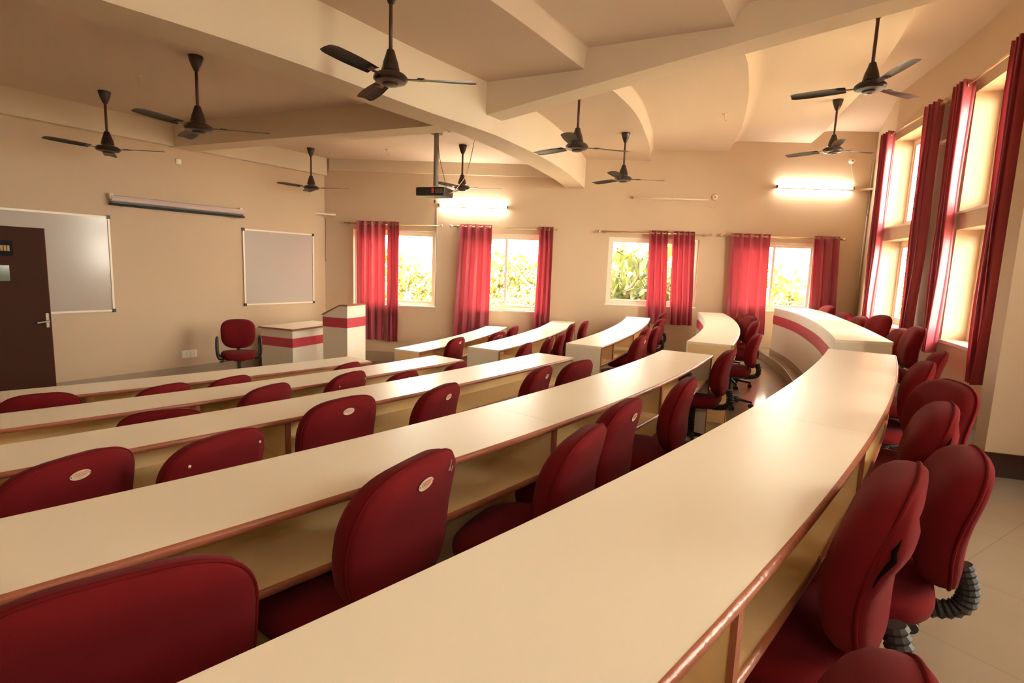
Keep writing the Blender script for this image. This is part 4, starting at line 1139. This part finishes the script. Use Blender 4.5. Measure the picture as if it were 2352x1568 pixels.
def wall_box(mw, s, z, w, h, d, name, label, cat, m='fitting'):
    r = empty(name, mw @ Vector((s, 0, z)), math.atan2(mw[1][0], mw[0][0]), label=label, cat=cat)
    bm = bmesh.new(); lathe(bm, [(.001, -.001), (w / 2, -.001), (w / 2, d * .5), (w * .3, d), (.001, d)], 16, Matrix.Rotation(PI / 2, 4, 'X')); obj('cover', bm, M[m], r, smooth=False)
    bm = bmesh.new(); lathe(bm, [(.001, d), (w * .15, d), (w * .12, d + .008), (.001, d + .008)], 10, Matrix.Rotation(PI / 2, 4, 'X')); obj('knob', bm, M['grey'], r)
    return r
s_, z_ = ws(1641, 453); wall_box(mW, s_, z_, .10, .1, .05, 'ceiling_rose', 'round cream cable rose beside the unlit tube light', 'cable rose')
cable('lamp_cable', [mW @ Vector((s_, -.02, z_ - .04)), mW @ Vector((s_ + .06, -.02, z_ - .12)), mW @ Vector((s_ + .02, -.02, z_ - .19)), mW @ Vector((s_ - .14, -.02, z_ - .14))], .004, M['wire'], 'short cream cable loop at the unlit tube light')
s_, z_ = ws(1955, 370); wall_box(mW, s_, z_, .09, .1, .05, 'ceiling_rose', 'round cream cable rose above the right lit tube', 'cable rose')
s2, z2 = ws(1961, 425)
cable('lamp_cable', [mW @ Vector((s_, -.02, z_ - .04)), mW @ Vector((s_ + .02, -.02, z_ - .16)), mW @ Vector((s_ + .06, -.02, z_ - .26)), mW @ Vector((s2, -.02, z2 + .02))], .004, M['wire'], 'thin cable from the rose down to the right lit tube')
# conduit strips on the far wall
def conduit(x, y0, y1, label):
    s, za = ws(x, y0); _, zb = ws(x, y1); r = mW @ Vector((s, 0, (za + zb) / 2)); h = (za - zb) / 2
    bm = bmesh.new(); box(bm, -.014, .014, -.016, -.001, -h, h, bev=.003); o = obj('conduit', bm, M['wboard'], None); o.location = r; o.rotation_euler = (0, 0, math.atan2(mW[1][0], mW[0][0])); tag(o, label, 'conduit', 'vertical cable conduits')
conduit(1004, 478, 705, 'pale cable conduit beside the window nearest the lectern')
s_, z_ = ws(1001, 706)
cable('wall_cable', [mW @ Vector((s_, -.008, z_)), mW @ Vector((s_ + .05, -.01, z_ - .25)), mW @ Vector((s_ + .10, -.012, z_ - .5)), mW @ Vector((s_ + .16, -.01, z_ - .8))], .004, M['wire'], 'thin cable hanging down the far wall below the conduit')
bm = bmesh.new(); tube(bm, [(0, 0, 0), (0, 0, 3.2)], .012, 8); o = obj('conduit', bm, M['wire'], None, smooth=True)
pc = mW @ Vector((LWf - .04, -.02, .60)); o.location = pc; tag(o, 'thin conduit up the corner beside the far tall curtain', 'conduit', 'vertical cable conduits')
# corner shelf brackets with cables
def corner_bracket(corner, d1, d2, z, label, lab2, blk):
    a = corner + d1 * .20; b = corner + d2 * .20; c = corner + (d1 + d2) * .012
    root = empty('corner_bracket', (c.x, c.y, z), 0, label=label, cat='bracket', group='corner brackets')
    bm = bmesh.new(); prism(bm, [(c.x - c.x, 0), (a.x - c.x, a.y - c.y), (b.x - c.x, b.y - c.y)], 0, .03); obj('bracket_plate', bm, M['fitting'], root)
    bm = bmesh.new(); box(bm, -.01, .01, -.01, .01, -.05, 0, M4=Matrix.Translation(((d1 + d2).x * .03, (d1 + d2).y * .03, 0))); obj('bracket_stem', bm, M['fitting'], root)
    p = corner + (d1 + d2) * .05
    pts = [(p.x, p.y, z - .01), (p.x + .01, p.y, z - .2), (p.x, p.y - .01, z - (.75 if not blk else .38)), (p.x + .03, p.y - .01, z - (.80 if not blk else .42))]
    cable('bracket_cable', pts, .005, M['wire_d'], lab2)
dF = (FW1 - LW1).normalized(); dL_ = (LW0 - LW1).normalized(); dBk = (B1 - FW1).normalized()
corner_bracket(LW1, dF, dL_, ZC + .795, 'small bracket across the corner above the square whiteboard', 'thin cable below the bracket in the whiteboard corner', False)
corner_bracket(FW1, -dF, dBk, ZC + 1.50, 'small bracket across the corner right of the lit tube', 'thin cable hanging from the bracket in the window corner', True)
# ceiling hooks
for x, y, cz, lab in ((318, 172, 1.77, 'small pale ceiling hook between the two left fans'), (890, 343, 1.77, 'small pale ceiling hook left of the projector pole'), (1665, 262, 2.085, 'small pale ceiling hook right of centre')):
    P = hp(x, y, ZC + cz); bm = bmesh.new(); lathe(bm, [(.03, -.0005), (.03, -.012), (.012, -.018), (.010, -.05)], 10); tube(bm, [(0, 0, -.045), (.0, 0, -.07), (.02, 0, -.085), (.035, 0, -.07)], .006, 6)
    o = obj('ceiling_hook', bm, M['fitting'], None); o.location = P; tag(o, lab, 'hook', 'ceiling hooks')

# ------------------------------------------------------------------ outside: ground and trees seen through the panes
bm = bmesh.new(); prism(bm, [Vector((-40, -30)), Vector((60, -30)), Vector((60, 70)), Vector((-40, 70))], -4.4, -4.2)
tag(obj('ground', bm, M['ground']), kind='structure')
def tree(x, y, h, cr, label, mleaf, nleaf, lsz, seed, long=False, bare=False):
    rnd = random.Random(seed)
    root = empty('tree', (x, y, -4.2), rnd.random() * 6, label=label, cat='tree', group='trees outside the windows')
    bm = bmesh.new()
    top = Vector((rnd.uniform(-.5, .5), rnd.uniform(-.5, .5), h * .8)); tips = []
    tube(bm, resample3([(0, 0, 0), (.1, .05, h * .3), tuple(top * .6 + Vector((.1, 0, .2))), tuple(top)], 10), .16, 8, radf=lambda i: .17 - .012 * i)
    for k in range(16 if not bare else 34):
        a = rnd.random() * 2 * PI; z0 = h * rnd.uniform(.28, .8); ln = cr * rnd.uniform(.55, 1.05)
        s = Vector((top.x * z0 / h, top.y * z0 / h, z0)); e = s + Vector((math.cos(a) * ln, math.sin(a) * ln, rnd.uniform(.1, .9) * cr))
        m = s.lerp(e, .5) + Vector((0, 0, -.12 * cr)); P = resample3([s, m, e], 6); tube(bm, P, .05, 5, radf=lambda i: .055 - .0075 * i); tips += P[2:]
        for q in range(2 if not bare else 4):
            b = P[rnd.randint(2, 5)]; e2 = b + Vector((rnd.uniform(-1, 1), rnd.uniform(-1, 1), rnd.uniform(-.2, .9))) * cr * .35
            tube(bm, [b, b.lerp(e2, .5) + Vector((0, 0, .05)), e2], .018, 4); tips.append(e2)
    obj('trunk', bm, M['bark'], root, smooth=True)
    bm = bmesh.new()
    for k in range(nleaf):
        t = rnd.choice(tips); c = t + Vector((rnd.gauss(0, 1), rnd.gauss(0, 1), rnd.gauss(0, .8))) * cr * .17
        L = lsz * rnd.uniform(.7, 1.4); Wd = L * (.16 if long else .36)
        R = Matrix.Rotation(rnd.random() * 6.28, 3, 'Z') @ Matrix.Rotation(rnd.uniform(.1, 1.3), 3, 'Y') @ Matrix.Rotation(rnd.uniform(-.6, .6), 3, 'X')
        vs = [bm.verts.new(c + R @ Vector(p)) for p in ((0, 0, 0), (L * .4, Wd, .03 * L), (L, 0, -.12 * L), (L * .4, -Wd, .03 * L))]
        bm.faces.new(vs)
    o = obj('leaves', bm, M[mleaf], root, recalc=False); o['kind'] = 'stuff'
TREES = [
 (-3.6, 16.6, 5.6, 1.8, 'broad leaved tree outside the window nearest the lectern', 'leaf', 1500, .42, 1, True, False),
 (-1.35, 13.6, 8.0, .8, 'thick pale trunked tree at the right of the first far pane', 'leaf2', 250, .3, 2, False, False),
 (.5, 18.6, 6.8, 1.8, 'thin twigged pale tree outside the second far window', 'leaf2', 1300, .16, 3, False, True),
 (2.7, 13.6, 6.9, 1.5, 'drooping large leaved tree outside the third far window', 'leaf3', 1000, .5, 4, True, False),
 (5.9, 20.6, 6.2, 1.7, 'bushy pale green tree outside behind the third far window', 'leaf', 1500, .26, 5, False, False),
 (7.2, 15.6, 6.0, 1.9, 'bare branched tree outside the fourth far window', 'leaf2', 900, .18, 6, False, True),
 (10.6, 20.4, 6.2, 2.2, 'yellow green tree far outside the fourth far window', 'leaf', 1600, .26, 7, False, False),
 (10.9, 13.6, 5.9, 1.8, 'yellow green tree outside the far tall window', 'leaf', 1500, .24, 8, False, False),
 (9.4, 9.4, 5.6, 1.7, 'pale feathery tree outside the near tall window', 'leaf2', 1700, .18, 9, False, True),
]
for a in TREES: tree(*a)
def hedge(x0, y0, x1, y1, label, seed):
    rnd = random.Random(seed); bm = bmesh.new(); n = 17000; c0 = Vector(((x0 + x1) / 2, (y0 + y1) / 2, -4.2))
    for k in range(n):
        t = rnd.random(); c = Vector((x0 + (x1 - x0) * t, y0 + (y1 - y0) * t, -4.2 + 6.2 * rnd.random() ** .7 + .6 * math.sin(t * 23))) - c0 + Vector((rnd.gauss(0, .5), rnd.gauss(0, .5), 0))
        L = rnd.uniform(.16, .38); R = Matrix.Rotation(rnd.random() * 6.28, 3, 'Z') @ Matrix.Rotation(rnd.uniform(.1, 1.3), 3, 'Y')
        bm.faces.new([bm.verts.new(c + R @ Vector(p)) for p in ((0, 0, 0), (L * .4, L * .36, .0), (L, 0, -.1 * L), (L * .4, -L * .36, 0))])
    o = obj('hedge', bm, M['leaf'], None, recalc=False); o.location = c0; tag(o, label, 'hedge', 'hedges outside', kind='stuff')
hedge(-8, 26, 14, 27.5, 'long yellow green hedge outside behind the far wall', 21)
hedge(18, 25, 18.5, 5, 'long yellow green hedge outside behind the tall windows', 22)
